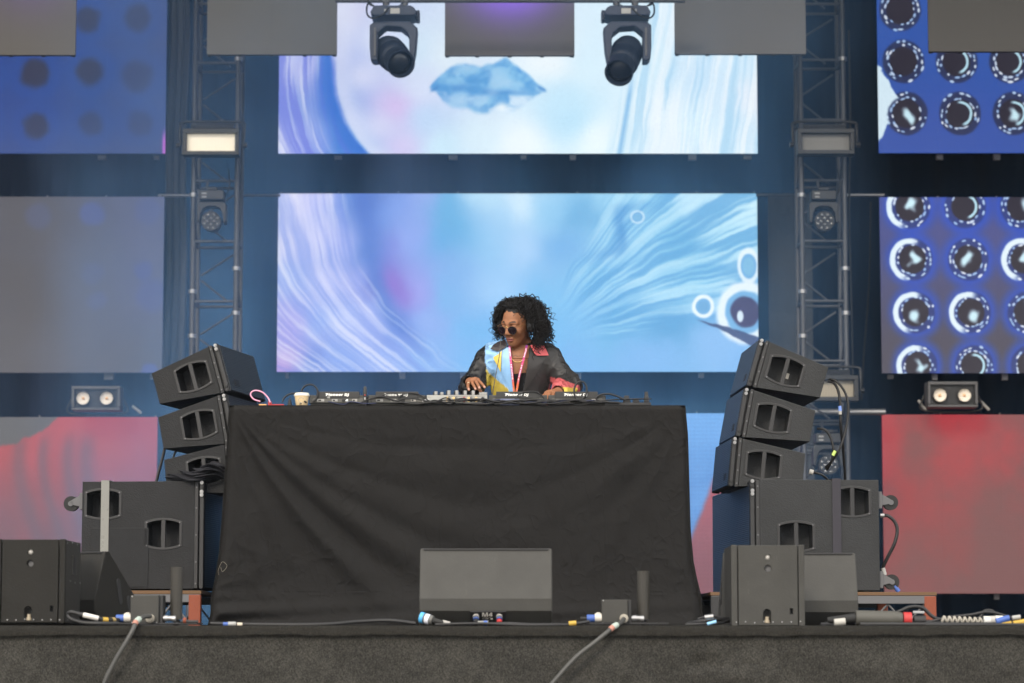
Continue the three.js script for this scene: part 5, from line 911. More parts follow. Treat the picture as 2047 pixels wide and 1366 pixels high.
const wristB = pp(1116, 784, 0.20), handB = handField(wristB, [P3([[1092, 787, 0.27], [1087, 791, 0.305], [1085, 795, 0.322], [1084, 799, 0.33]]), P3([[1096.5, 785, 0.28], [1092, 789, 0.318], [1090, 794, 0.335], [1089, 799, 0.343]]), P3([[1101.5, 784.5, 0.283], [1098, 788.5, 0.32], [1096, 793, 0.336], [1095, 798, 0.343]]), P3([[1107, 786, 0.278], [1105, 790, 0.306], [1104, 794, 0.319], [1103, 798, 0.326]])], P3([[1102, 792, 0.235], [1094, 797, 0.262], [1088, 801, 0.28]]));
const ELL = pp(943, 777, 0.03), ELR = pp(1137, 768, 0.02);
const around = (w, f) => { const lo = [1e9, 1e9, 1e9], hi = [-1e9, -1e9, -1e9]; for (const p of [w, ...f]) { const a = [p.x, p.y, p.z]; for (let k = 0; k < 3; k++) { lo[k] = Math.min(lo[k], a[k] - 0.04); hi[k] = Math.max(hi[k], a[k] + 0.04); } } return [lo, hi]; };
const tone = (x, y, z) => { const n = 0.9 + 0.2 * fbm(x * 90, y * 90, z * 90, 2); return [0.255 * n, 0.112 * n, 0.058 * n]; };
const nailTone = (tips) => (x, y, z) => { for (const t of tips) if (Math.hypot(x - t.x, y - t.y - 0.004, z - t.z - 0.004) < 0.0075) return [0.45, 0.25, 0.19]; return tone(x, y, z); };
{
  const list = [nets((x, y, z) => Math.max(upper(x, y, z), cut - y), headLo, headHi, 0.0032, skinTone)];
  list.push(nets((x, y, z) => Math.max(skinField(x, y, z), y - cut), [CH.x - 0.28, 1.0, -0.3], [CH.x + 0.28, cut + 0.02, 0.2], 0.011, tone));
  const tipsA = P3([[969, 775, 0.366], [958.5, 776.5, 0.376], [950.5, 778.5, 0.368], [937.5, 780, 0.345]]);
  for (const [w, h, e, tips, c] of [[wristA, handA, ELL, tipsA, [969, 790, 0.37]], [wristB, handB, ELR, [], [1080, 803, 0.35]]]) {
    const arm = (x, y, z) => smin(h(x, y, z), capsule(x, y, z, e, w, 0.036, 0.023), 0.016), [lo, hi] = around(w, [pp(...c), pp(c[0] === 969 ? 930 : 1118, 755, 0.2)]);
    list.push(nets(arm, lo, hi, 0.0029, nailTone(tips)));
  }
  // legs and hips, behind the table
  const hip = V(CH.x, 0.98, -0.12), legs = (x, y, z) => { let d = ellipsoid(x, y, z, hip.x, hip.y, hip.z, 0.15, 0.12, 0.11); for (const s of [-1, 1]) d = smin(d, Math.min(capsule(x, y, z, V(hip.x + s * 0.085, 0.94, -0.12), V(hip.x + s * 0.1, 0.55, -0.1), 0.075, 0.052), capsule(x, y, z, V(hip.x + s * 0.1, 0.55, -0.1), V(hip.x + s * 0.11, 0.2, -0.14), 0.05, 0.035)), 0.04); return d; };
  list.push(nets(legs, [hip.x - 0.25, 0.15, -0.35], [hip.x + 0.25, 1.12, 0.1], 0.014, tone));
  part('body', list, new THREE.MeshPhysicalMaterial({ vertexColors: true, roughness: 0.5, specularIntensity: 0.45 }), person);
  part('trousers', nets((x, y, z) => Math.max(legs(x, y, z) - 0.016, y - 1.06, 0.19 - y), [hip.x - 0.3, 0.14, -0.4], [hip.x + 0.3, 1.1, 0.14], 0.014), mat(0.015, 0.015, 0.018, 0.85), person);
  for (const s of [-1, 1]) part('shoe', (() => { const g = new RoundedBoxGeometry(0.09, 0.075, 0.25, 3, 0.035); g.translate(hip.x + s * 0.11, 0.165, -0.08); return g; })(), M.blackMatt, person);
  struct('performer_platform', uvm(box(2.2, 0.125, 0.9, 0.05, 0.064, ZP - 0.08, 0.006)), M.rail);
}
// --- jacket
const poly = (pts, dz = 0.1) => pts.map(([px, py]) => { const p = pp(px, py, dz); return [p.x, p.y]; });
function sdPoly(x, y, v) { let d = 1e9, s = 1; for (let i = 0, j = v.length - 1; i < v.length; j = i++) { const ex = v[j][0] - v[i][0], ey = v[j][1] - v[i][1], wx = x - v[i][0], wy = y - v[i][1], t = clamp((wx * ex + wy * ey) / (ex * ex + ey * ey), 0, 1); d = Math.min(d, Math.hypot(wx - ex * t, wy - ey * t)); const a = y >= v[i][1], b = y < v[j][1], c = ex * wy > ey * wx; if ((a && b && c) || (!a && !b && !c)) s = -s; } return s * d; }
const opening = poly([[1014, 686], [1060, 686], [1057, 712], [1053, 742], [1046, 778], [1041, 800], [1030, 800], [1026, 778], [1021, 742], [1018, 712]]);
const WL = pp(939, 771, 0.215), WR = pp(1118, 783, 0.175), JL = pp(972, 722, -0.03), JR = pp(1102, 727, -0.035);
function jacketField(x, y, z) {
  let d = torsoField(x, y, z, 0.02);
  d = smin(d, capsule(x, y, z, JL, ELL, 0.052, 0.056), 0.035); d = smin(d, capsule(x, y, z, JR, ELR, 0.052, 0.054), 0.035);
  d = Math.min(d, smin(smin(d, capsule(x, y, z, ELL, WL, 0.058, 0.047), 0.02), capsule(x, y, z, ELR, WR, 0.058, 0.046), 0.02));
  // folds of thin shiny cloth
  const q = 1 - Math.abs(2 * fbm(x * 9 + y * 6, y * 7 - x * 5, z * 9, 3) - 1), arm = sst(0.12, 0.2, Math.abs(x - CH.x));
  const q2 = 1 - Math.abs(2 * fbm(x * 17 - y * 9, y * 13 + x * 6, z * 15 + 4, 2) - 1); d -= 0.006 * q2 * q2 * q2 * q2 * (0.3 + arm);
  d -= 0.010 * q * q * q * (0.35 + 0.9 * arm) + 0.004 * Math.sin((x * 40 - y * 70) + 8 * fbm(x * 6, y * 6, z * 6)) * arm * 0.5;
  return d;
}
function jacketShell(x, y, z) {
  let d = jacketField(x, y, z);
  if (z > -0.06) d = smax(d, -sdPoly(x, y, opening) * -1 > 0 ? -Infinity : -sdPoly(x, y, opening), 0.004);
  d = Math.max(d, 0.98 - y);
  d = smax(d, -(capsule(x, y, z, neckTop, NB, 0.063, 0.068)), 0.01);                        // neck hole
  d = Math.max(d, -capsule(x, y, z, WL, WL.clone().lerp(wristA, 2.4), 0.036), -capsule(x, y, z, WR, WR.clone().lerp(wristB, 2.4), 0.034));   // open cuffs
  return d;
}
const inside = (pts, dz) => { const p = poly(pts, dz); return (x, y) => sdPoly(x, y, p) < 0; };
const blueP = inside([[970, 676], [1030, 676], [1030, 800], [1013, 780], [974, 743], [969, 716]]), yellowP = inside([[971, 722], [974, 740], [1015, 776], [1026, 800], [982, 810], [973, 775]]), coralSleeve = inside([[1101, 752], [1139, 767], [1160, 772], [1160, 820], [1088, 820]], 0.08), cuffP = inside([[1122, 777], [1160, 774], [1160, 830], [1128, 800]], 0.15);
const jacketTone = (x, y, z) => {
  const n = 0.92 + 0.16 * fbm(x * 30, y * 30, z * 30, 2), t = (r, g, b) => [r * n, g * n, b * n];
  if (z > -0.05) { if (x < CH.x && yellowP(x, y)) return t(0.52, 0.40, 0.07); if (x < CH.x && blueP(x, y)) return t(0.24, 0.44, 0.72); }
  if (x > CH.x + 0.14) { if (cuffP(x, y) && z > 0.1) return t(0.6, 0.45, 0.07); if (coralSleeve(x, y)) return t(0.44, 0.085, 0.09); }
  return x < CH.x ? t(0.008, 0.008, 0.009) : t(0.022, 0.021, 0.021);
};
const jacketCloth = new THREE.MeshPhysicalMaterial({ vertexColors: true, roughness: 0.5, specularIntensity: 0.7, bumpMap: T.crease, bumpScale: 0.008 });
const jacket = part('jacket', nets(jacketShell, [CH.x - 0.43, 0.96, -0.32], [CH.x + 0.43, 1.64, 0.30], 0.0075, jacketTone), jacketCloth, person);
// strips of cloth that lie on the body
const along = (pts, t) => { const s = t * (pts.length - 1), i = Math.min(pts.length - 2, Math.floor(s)), f = s - i; return [lerp(pts[i][0], pts[i + 1][0], f), lerp(pts[i][1], pts[i + 1][1], f)]; };
function drape(a, b, field, off, nu = 10, nv = 24, zmax = 0.3) {
  const pos = [], uv = [], idx = [];
  for (let j = 0; j <= nv; j++) for (let i = 0; i <= nu; i++) {
    const p = along(a, j / nv), q = along(b, j / nv), u = i / nu; let w = pp(lerp(p[0], q[0], u), lerp(p[1], q[1], u), 0.08), z = zmax;
    for (let k = 0; k < 60; k++) { const d = field(w.x, w.y, z) - off; if (d < 0.0006) break; z -= Math.max(0.0006, d * 0.8); if (z < -0.15) break; }
    pos.push(w.x, w.y, z); uv.push(u, j / nv);
    if (i < nu && j < nv) { const s = j * (nu + 1) + i; idx.push(s, s + nu + 1, s + 1, s + 1, s + nu + 1, s + nu + 2); }
  }
  const g = new THREE.BufferGeometry(); g.setAttribute('position', new THREE.Float32BufferAttribute(pos, 3)); g.setAttribute('uv', new THREE.Float32BufferAttribute(uv, 2)); g.setIndex(idx); g.computeVertexNormals(); return g;
}
const both = { side: THREE.DoubleSide };
const torsoOut = (x, y, z) => Math.min(jacketField(x, y, z), skinField(x, y, z));
part('collar', drape([[1010, 677], [996, 681], [986, 688], [980, 697]], [[1013, 690], [1009, 695], [1002, 699], [994, 702]], torsoOut, 0.010, 8, 14), mat(0.022, 0.016, 0.018, 0.5, both), jacket, 'black collar wing');
part('collar', drape([[1060, 690], [1067, 688], [1078, 687], [1089, 691]], [[1064, 698], [1068, 706], [1073, 711], [1097, 710]], torsoOut, 0.010, 8, 14), mat(0.62, 0.11, 0.12, 0.5, both), jacket, 'coral collar wing');
part('lapel', drape([[1004, 700], [996, 708], [986, 714], [987, 718]], [[1003, 702], [1002, 715], [1001, 736], [1001, 744]], torsoOut, 0.006, 8, 14), mat(0.62, 0.47, 0.08, 0.45, both), jacket, 'yellow lapel point');
part('lapel', drape([[1006, 699], [1004, 720], [1003, 745], [1014, 765], [1025, 786]], [[1017, 693], [1019, 715], [1021, 742], [1024, 765], [1027, 788]], torsoOut, 0.004, 8, 24), mat(0.25, 0.46, 0.74, 0.42, both), jacket, 'light blue lapel');
part('lapel', drape([[1059, 700], [1056, 722], [1053, 742], [1047, 775], [1043, 790]], [[1072, 712], [1087, 722], [1078, 738], [1062, 764], [1048, 784]], torsoOut, 0.005, 10, 24), mat(0.028, 0.026, 0.026, 0.5, both), jacket, 'charcoal lapel');
part('vest_top', drape([[1016, 749], [1018, 765], [1022, 800]], [[1058, 744], [1054, 765], [1048, 800]], skinField, 0.004, 16, 16), mat(0.012, 0.012, 0.013, 0.9, both), person);
// lanyard with its printed words
{
  const c = document.createElement('canvas'); c.width = 64; c.height = 768; const x = c.getContext('2d'), gr = x.createLinearGradient(0, 0, 0, 768);
  [['#6a2f86', 0], ['#a3246f', 0.12], ['#c02a6c', 0.5], ['#bf3f7e', 0.72], ['#ee7f45', 0.88], ['#f0a23c', 1]].forEach(([h, s]) => gr.addColorStop(s, h)); x.fillStyle = gr; x.fillRect(0, 0, 64, 768);
  for (let i = 0; i < 40; i++) { x.fillStyle = ['#4a3a9a', '#e8542f', '#7a2f8e', '#f2a7c8'][i % 4]; x.fillRect(rr(0, 52), rr(0, 750), rr(6, 16), rr(6, 18)); }
  x.fillStyle = '#ffffff'; x.font = 'bold 42px sans-serif'; x.textAlign = 'center'; for (const y of [210, 520]) { x.save(); x.translate(46, y); x.rotate(-Math.PI / 2); x.fillText('PARKLIFE', 0, 0); x.restore(); }
  const t = new THREE.CanvasTexture(c); t.colorSpace = THREE.SRGBColorSpace; t.flipY = false;
  const m = new THREE.MeshStandardMaterial({ map: t, roughness: 0.45, side: THREE.DoubleSide }), ly = new THREE.Group(); ly.name = 'lanyard'; person.add(ly);
  part('strap', drape([[1016.5, 688], [1017, 700], [1019, 722], [1022, 750], [1027, 795]], [[1020.5, 688], [1021, 700], [1023.3, 722], [1026.2, 750], [1030, 795]], torsoOut, 0.009, 4, 30), m, ly);
  part('strap', drape([[1051, 690], [1049, 702], [1043, 724], [1036, 752], [1028, 795]], [[1055.3, 690], [1053.2, 702], [1047.2, 724], [1040, 752], [1032, 795]], torsoOut, 0.010, 4, 30), m, ly);
}
const onSkin = (px, py, off = 0.003) => { const w = pp(px, py, 0.08); let z = 0.3; for (let k = 0; k < 60; k++) { const d = skinField(w.x, w.y, z) - off; if (d < 0.0005) break; z -= Math.max(0.0005, d * 0.8); if (z < -0.2) break; } w.z = z; return w; };
part('necklace', tube([[1020, 704], [1023, 716], [1028, 722], [1035, 724], [1042, 722], [1048, 714], [1052, 704]].map(([a, b]) => onSkin(a, b)), 0.0014, 60, 6), M.gold, person);
for (const l of [[[1021, 710], [1024, 709], [1027, 711.5], [1031, 710], [1034, 712], [1041, 711]], [[1049, 731], [1052, 729], [1053, 733], [1050, 737], [1051, 742], [1048, 744]], [[1048, 738], [1051, 740], [1053, 738]]]) part('tattoo', tube(l.map(([a, b]) => onSkin(a, b, 0.0002)), 0.0011, 30, 5), mat(0.09, 0.045, 0.03, 0.6), person);
part('finger_ring', (() => { const g = new THREE.TorusGeometry(0.0092, 0.0016, 8, 20), a = pp(938, 764.5, 0.298), b = pp(935.5, 771, 0.326), d = b.clone().sub(a).normalize(), q = new THREE.Quaternion().setFromUnitVectors(V(0, 0, 1), d), p = a.lerp(b, 0.55); g.applyQuaternion(q); g.translate(p.x, p.y, p.z); return g; })(), mat(0.7, 0.6, 0.4, 0.3, { metalness: 0.8 }), person);

// --- sunglasses
const headGroup = (name) => { const o = new THREE.Group(); o.name = name; person.add(o); o.position.copy(HC); o.quaternion.copy(HQ); o.scale.setScalar(HS); return o; };
{
  const s = headGroup('sunglasses');
  for (const k of [-1, 1]) {
    const lens = [], n = 28; for (let i = 0; i < n; i++) { const a = i / n * 6.2832; lens.push([k * 0.0335 + 0.0255 * Math.cos(a), -0.004 + 0.0235 * Math.sin(a) * (Math.sin(a) > 0 ? 0.86 : 1.05)]); }
    const turn = (g) => { g.translate(-k * 0.0335, 0, 0); g.rotateY(k * 0.16); g.translate(k * 0.0335, 0, 0.0985); g.rotateX(0.06); return g; };
    part('lens', turn(prism(lens, 0.003, 0.001, -0.0015)), mat(0.012, 0.007, 0.010, 0.08), s);
    part('rim', turn(new THREE.TubeGeometry(new THREE.CatmullRomCurve3(lens.map(([x, y]) => V(x, y, 0)), true), 48, 0.0016, 8, true)), mat(0.07, 0.035, 0.015, 0.3), s);
    part('arm', tube([V(k * 0.060, 0.006, 0.092), V(k * 0.072, 0.008, 0.075), V(k * 0.079, 0.008, 0.03), V(k * 0.081, 0.006, -0.012)], 0.0018, 24, 6), mat(0.16, 0.08, 0.03, 0.3), s);
  }
  part('bridge', tube([V(-0.010, 0.004, 0.101), V(-0.004, 0.009, 0.105), V(0.004, 0.009, 0.105), V(0.010, 0.004, 0.101)], 0.0015, 16, 6), M.gold, s);
}
// --- hair: a scalp layer and some hundred curls
{
  const crown = (x, y, z) => {                                     // in the head's frame
    let d = ellipsoid(x, y, z, 0, 0.036, -0.026, 0.081, 0.088, 0.098);
    const line = 0.066 + 0.010 * Math.abs(x) / 0.05 - 0.55 * Math.max(0, Math.abs(x) - 0.045) * 1.9;   // hairline height over the brow
    const face = Math.max(line - y, 0.030 - z - 0.2 * Math.abs(x));
    d = smax(d, -Math.max(-(y - line), -z + 0.028 + Math.max(0, Math.abs(x) - 0.055) * 1.6) < 0 ? d : -1, 0.004);
    if (y < line && z > 0.030 + Math.max(0, Math.abs(x) - 0.058) * -1.2) d = Math.max(d, 0.01);
    if (y < -0.05) d = Math.max(d, (-0.05 - y));
    return d;
  };
  const bumpA = pp(1032, 608, 0.0), bumpB = pp(1068, 624, -0.02);
  const cap = (x, y, z) => {
    const h = toHead(x, y, z); let d = crown(h.x, h.y, h.z) * HS;
    if (h.z < 0.05) { d = smin(d, ellipsoid(x, y, z, bumpA.x, bumpA.y, bumpA.z, 0.036, 0.028, 0.05), 0.02); d = smin(d, ellipsoid(x, y, z, bumpB.x, bumpB.y, bumpB.z - 0.02, 0.05, 0.055, 0.06), 0.02); }
    return d - 0.005 * (fbm(x * 70, y * 70, z * 70, 2) - 0.5);
  };
  const hairM = mat(0.008, 0.007, 0.007, 0.55, { specularIntensity: 0.5 }), geos = [];
  const g0 = nets(cap, [HC.x - 0.17, HC.y - 0.12, HC.z - 0.2], [HC.x + 0.2, HC.y + 0.2, HC.z + 0.14], 0.0042); geos.push(g0);
  const pos = [], nor = [], idx = [];
  const strandTube = (pts, r0) => {
    const base = pos.length / 3, R = 4, n = pts.length;
    for (let i = 0; i < n; i++) {
      const t = pts[Math.min(n - 1, i + 1)].clone().sub(pts[Math.max(0, i - 1)]).normalize(), a = (Math.abs(t.y) < 0.9 ? V(0, 1, 0) : V(1, 0, 0)).cross(t).normalize(), b = t.clone().cross(a), r = r0 * (i === n - 1 ? 0.2 : 1 - 0.4 * i / n);
      for (let k = 0; k < R; k++) { const c = Math.cos(k / R * 6.2832), s = Math.sin(k / R * 6.2832), v = a.clone().multiplyScalar(c).addScaledVector(b, s); nor.push(v.x, v.y, v.z); pos.push(pts[i].x + v.x * r, pts[i].y + v.y * r, pts[i].z + v.z * r); }
      if (i) for (let k = 0; k < R; k++) { const p = base + (i - 1) * R + k, q = base + (i - 1) * R + (k + 1) % R; idx.push(p, q, p + R, q, q + R, p + R); }
    }
  };
  for (let n = 0; n < 3000; n++) {
    const front = n >= 1450 && n < 1750, nape = n >= 1750, u = rr(-1, 1), ph = rr(0, 6.2832);
    let d = V(Math.sqrt(1 - u * u) * Math.cos(ph), u, Math.sqrt(1 - u * u) * Math.sin(ph));
    if (front) { const a = rr(-1, 1); d = V(a * 0.8, 0.60 - 0.5 * Math.abs(a) ** 2 + rr(0, 0.3), 0.72 - 0.5 * Math.abs(a)).normalize(); }
    else if (nape) { if (d.z > 0.25 || d.y < -0.75 || d.y > 0.35 || (d.x < 0.1 && rnd() < 0.6)) continue; }
    else if (d.y < -0.3 || (d.z > 0.15 && d.y < 0.55) || (d.z > 0.30 && d.y < 0.78)) continue;
    const root = fromHead(d.x * 0.078, 0.036 + d.y * 0.086, -0.026 + d.z * 0.094), wd = d.clone().applyQuaternion(HQ);
    const side = Math.abs(d.x) < 0.15 ? (rnd() > 0.5 ? 1 : -1) : Math.sign(d.x), R = side > 0;
    const sv = V(side, 0, -0.25).applyQuaternion(HQ);
    let v = wd.clone().multiplyScalar(front ? 0.25 : nape ? 0.5 : 0.4).addScaledVector(sv, nape ? 0.1 + 0.3 * rnd() : (R ? 0.2 : 0.45) + 0.35 * rnd()).add(front ? V(0, 0.15, 0).addScaledVector(V(0, 0, -0.6).applyQuaternion(HQ), 1) : V(0, -0.25 + 0.3 * rnd(), -0.05)); v.normalize();
    const len = nape ? rr(0.09, 0.17) : R ? rr(0.115, 0.205) : rr(0.10, 0.175), N = 64, step = len / N, cr = rr(0.005, 0.0105), fq = rr(140, 230), p0 = rr(0, 6.28), pts = [], p = root.clone(), stiff = rr(0.04, 0.085);
    let ok = true;
    for (let i = 0; i < N; i++) {
      v.lerp(V(0.05 * side, -1, 0.02), stiff * (0.5 + 1.2 * i / N)).normalize(); p.addScaledVector(v, step);
      const h = toHead(p.x, p.y, p.z), e = Math.hypot(h.x / 0.087, (h.y - 0.02) / 0.112, (h.z + 0.02) / 0.108);
      if (e < 1.03) { const o = V(h.x / 0.087, (h.y - 0.02) / 0.112, h.z < 0.05 ? (h.z + 0.02) / 0.108 : 0).applyQuaternion(HQ); p.addScaledVector(o.normalize(), 0.0045); }
      if (h.z > 0.035 && Math.abs(h.x) < 0.076 && h.y < 0.066) { ok = i > 20; break; }
      if (jacketField(p.x, p.y, p.z) < 0.004 && i > 5) break;
      const a = p0 + i * step * fq, q = Math.min(1, i / 9) * cr * (front ? 0.5 : 1), A = V(v.y, -v.x, 0.01).normalize(), B = v.clone().cross(A);
      pts.push(p.clone().addScaledVector(A, Math.cos(a) * q).addScaledVector(B, Math.sin(a) * q));
    }
    if (ok && pts.length > 6) strandTube(pts, rr(0.0017, 0.0032));
  }
  const g = new THREE.BufferGeometry(); g.setAttribute('position', new THREE.Float32BufferAttribute(pos, 3)); g.setAttribute('normal', new THREE.Float32BufferAttribute(nor, 3)); g.setIndex(idx);
  geos.push(uvm(g)); part('hair', geos.map((q) => { q.deleteAttribute('color'); return q; }), hairM, person);
}
// --- headphones
{
  const h = headGroup('headphones'), arc = []; for (let i = 0; i <= 14; i++) { const a = lerp(-0.12, Math.PI + 0.12, i / 14); arc.push(V(0.094 * Math.cos(a), 0.0 + 0.134 * Math.sin(a), -0.018)); }
  part('headband', tube(arc, 0.006, 60, 8), M.plastic, h);
  for (const k of [-1, 1]) { const c = part('ear_cup', [cyl(0.036, 0.026, k * 0.096, -0.008, -0.012, 'x', 28), cyl(0.030, 0.012, k * 0.112, -0.008, -0.012, 'x', 28)], M.plastic, h); part('ear_pad', (() => { const g = new THREE.TorusGeometry(0.029, 0.010, 10, 28); g.rotateY(Math.PI / 2); g.translate(k * 0.084, -0.008, -0.012); return g; })(), M.rubber, c); }
  part('headphone_cable', tube([[1001, 672, 0.10], [1000, 690, 0.13], [998, 712, 0.15], [993, 740, 0.16], [987, 772, 0.2], [984, 795, 0.3]].map((q) => pp(...q)), 0.0022, 60, 6), mat(0.06, 0.055, 0.05, 0.5), person);
}
// ------------------------------------------------------------------ the two effect jets on the stage edge
const ZJ = -0.1, PJ = FPX / (EYE[2] - ZJ);
function jet(label, bxl, bxr, byt, tx, tyt, hose, group) {
  const a = at(bxl, 1246, ZJ), w = (bxr - bxl) / PJ, h = (1247 - byt) / PJ, cx = a.x + w / 2, t = thing('effect_jet', label, 'effects machine', [cx, 0.002, ZJ], 0, group), X = (px) => (px - (bxl + bxr) / 2) / PJ;
  part('base_plate', box(0.36, 0.008, 0.2, 0.05, 0.012, -0.09, 0.002), M.black, t);
  part('housing', uvm(box(w, h - 0.02, 0.14, 0, (h - 0.02) / 2 + 0.016, -0.07, 0.003)), M.worn, t);
  part('side_cover', box(0.014, h - 0.02, 0.1, w / 2 + 0.008, (h - 0.02) / 2 + 0.016, -0.07, 0.002), M.rail, t);
  for (const [u, v] of [[-0.44, 0.93], [-0.44, 0.12], [0.44, 0.12]]) part('screw', cyl(0.003, 0.004, u * w, v * h, 0.002, 'z', 8), M.alu, t);
  const th = (1236 - tyt) / PJ; part('nozzle_tube', (() => { const g = lathe([[0.024, 0], [0.0265, 0], [0.0265, th], [0.0235, th], [0.0235, 0.05]], 32); g.translate(X(tx), 0.03, -0.09); return g; })(), mat(0.026, 0.024, 0.02, 0.6, { bumpMap: T.scuff, bumpScale: 0.002 }), t);
  part('tube_socket', cyl(0.012, 0.03, X(tx), 0.02, -0.09), M.black, t);
  part('coupling', [cyl(0.011, 0.045, w / 2 + 0.04, 0.035, -0.03, 'x', 16), cyl(0.015, 0.014, w / 2 + 0.03, 0.035, -0.03, 'x', 6), cyl(0.015, 0.016, w / 2 + 0.062, 0.033, -0.03, 'x', 6)], M.alu, t);
  const pl = part('power_plug', cyl(0.016, 0.034, -w / 2 - 0.046, 0.035, -0.02, 'x', 20), M.blue, t); part('plug_collar', [cyl(0.019, 0.03, -w / 2 - 0.014, 0.037, -0.02, 'x', 20), box(0.02, 0.016, 0.02, -w / 2 - 0.014, 0.052, -0.02)], mat(0.5, 0.47, 0.42, 0.5), pl); part('plug_tail', cyl(0.009, 0.03, -w / 2 - 0.076, 0.033, -0.02, 'x', 14), M.rubber, pl);
  part('hose_fitting', [0, 1, 2, 3].map((k) => cyl(0.019 - k * 0.002, 0.01, X(hose[0][0]), 0.034, 0.008 + k * 0.011, 'z', 20)), mat(0.36, 0.33, 0.28, 0.4, { metalness: 0.4 }), t);
  // the hose that drops over the stage edge
  const o = t.position, pts = hose.map(([px, py, z]) => at(px, py, z).sub(o));
  part('hose', tube(pts, 0.0098, 60, 12), mat(0.05, 0.05, 0.048, 0.45), t);
  const band = (i, f0, f1, r, m, n) => { const c = path(pts), q = []; for (let k = 0; k <= 6; k++) q.push(c.getPoint(lerp(f0, f1, k / 6))); part(n, tube(q, r, 12, 14), m, t); };
  band(0, 0.22, 0.30, 0.0128, mat(0.34, 0.40, 0.36, 0.5), 'hose_sleeve'); band(0, 0.27, 0.36, 0.0122, mat(0.36, 0.17, 0.13, 0.6), 'hose_tape');
  return t;
}
jet('black effect machine with an upright tube and a hose, before the silver strapped subwoofer', 260, 316, 1183, 346, 1131, [[300, 1232, -0.05], [286, 1234, 0.0], [272, 1243, 0.06], [266, 1258, 0.09], [252, 1284, 0.1], [228, 1325, 0.1], [206, 1372, 0.1], [186, 1440, 0.09]], 'effect machines at the stage edge');
jet('black effect machine with an upright tube and a hose, beside the wedge monitor marked M4', 1203, 1255, 1192, 1288, 1139, [[1247, 1238, -0.04], [1240, 1246, 0.02], [1226, 1254, 0.07], [1212, 1266, 0.09], [1190, 1284, 0.1], [1150, 1316, 0.1], [1105, 1366, 0.1], [1060, 1420, 0.1]], 'effect machines at the stage edge');

// ------------------------------------------------------------------ cables and plugs along the stage edge
function floorCable(label, pts, r, m = M.cable, group, name = 'cable', cat = 'cable') { const w = pts.map(([px, py, z = -0.06]) => { const p = at(px, py, z); p.y = Math.max(p.y, r + 0.002); return p; }); return solo(name, tube(w, r, pts.length * 12, 10), m, label, cat, group); }
{
  const t = thing('power_cable', 'thick looped black cable with white and yellow tape beside the effect machine', 'cable');
  const pts = [[236, 1240, -0.1], [222, 1240, -0.05], [205, 1239, -0.02], [180, 1233, 0], [158, 1228, 0], [142, 1224, 0], [136, 1229, -0.01], [142, 1238, 0], [165, 1245, 0], [200, 1247, 0], [236, 1248, -0.04]].map(([a, b, z]) => { const p = at(a, b, z); p.y = Math.max(p.y, 0.014); return p; });
  part('sheath', tube(pts, 0.0095, 110, 10), M.cable, t);
  const c = path(pts); const band = (a, b, m, n) => part(n, tube([0, 1, 2, 3].map((k) => c.getPoint(lerp(a, b, k / 3))), 0.0112, 10, 12), m, t);
  band(0.24, 0.36, mat(0.55, 0.53, 0.5, 0.5), 'white_tape'); band(0.15, 0.205, M.yellow, 'yellow_tape'); band(0.06, 0.1, mat(0.35, 0.25, 0.1, 0.5), 'brown_tape');
}
floorCable('flat black cable running from under the cloth to the wedge monitor marked M4', [[420, 1247], [520, 1250], [640, 1251], [720, 1243, -0.1], [780, 1241, -0.1], [832, 1247]], 0.008);
floorCable('black cable running along the edge before the wedge monitor marked M4', [[850, 1238, -0.02], [880, 1248, -0.02], [940, 1250, -0.02], [1010, 1247, -0.02], [1060, 1252, -0.02], [1110, 1252, -0.03], [1140, 1249, -0.04], [1178, 1243, -0.06]], 0.0075);
floorCable('second black cable crossing low before the wedge monitor marked M4', [[870, 1249, 0], [960, 1247, 0], [1040, 1250, 0], [1100, 1252, 0], [1145, 1249, -0.02]], 0.006);
{
  const p = [at(838, 1245, -0.03), at(846, 1236, -0.03), at(862, 1240, -0.02), at(876, 1247, -0.01)]; p.forEach((q) => { q.y = Math.max(q.y, 0.03); });
  const t = thing('power_connector', 'blue ringed power connector lying beside the wedge monitor marked M4', 'connector');
  const d = V(0.9, -0.22, 0.3).normalize(), at3 = (k) => p[1].clone().addScaledVector(d, k);
  part('blue_ring', bar(at3(-0.012), at3(0.004), 0.024, 0.024, 20), mat(0.08, 0.35, 0.65, 0.45), t); part('body', bar(at3(0.004), at3(0.045), 0.021, 0.02, 18), mat(0.10, 0.10, 0.095, 0.5), t); part('paper_label', bar(at3(0.012), at3(0.03), 0.0222, 0.0215, 18), mat(0.6, 0.62, 0.7, 0.6), t); part('tail', bar(at3(0.045), at3(0.09), 0.014, 0.009, 14), M.rubber, t);
}
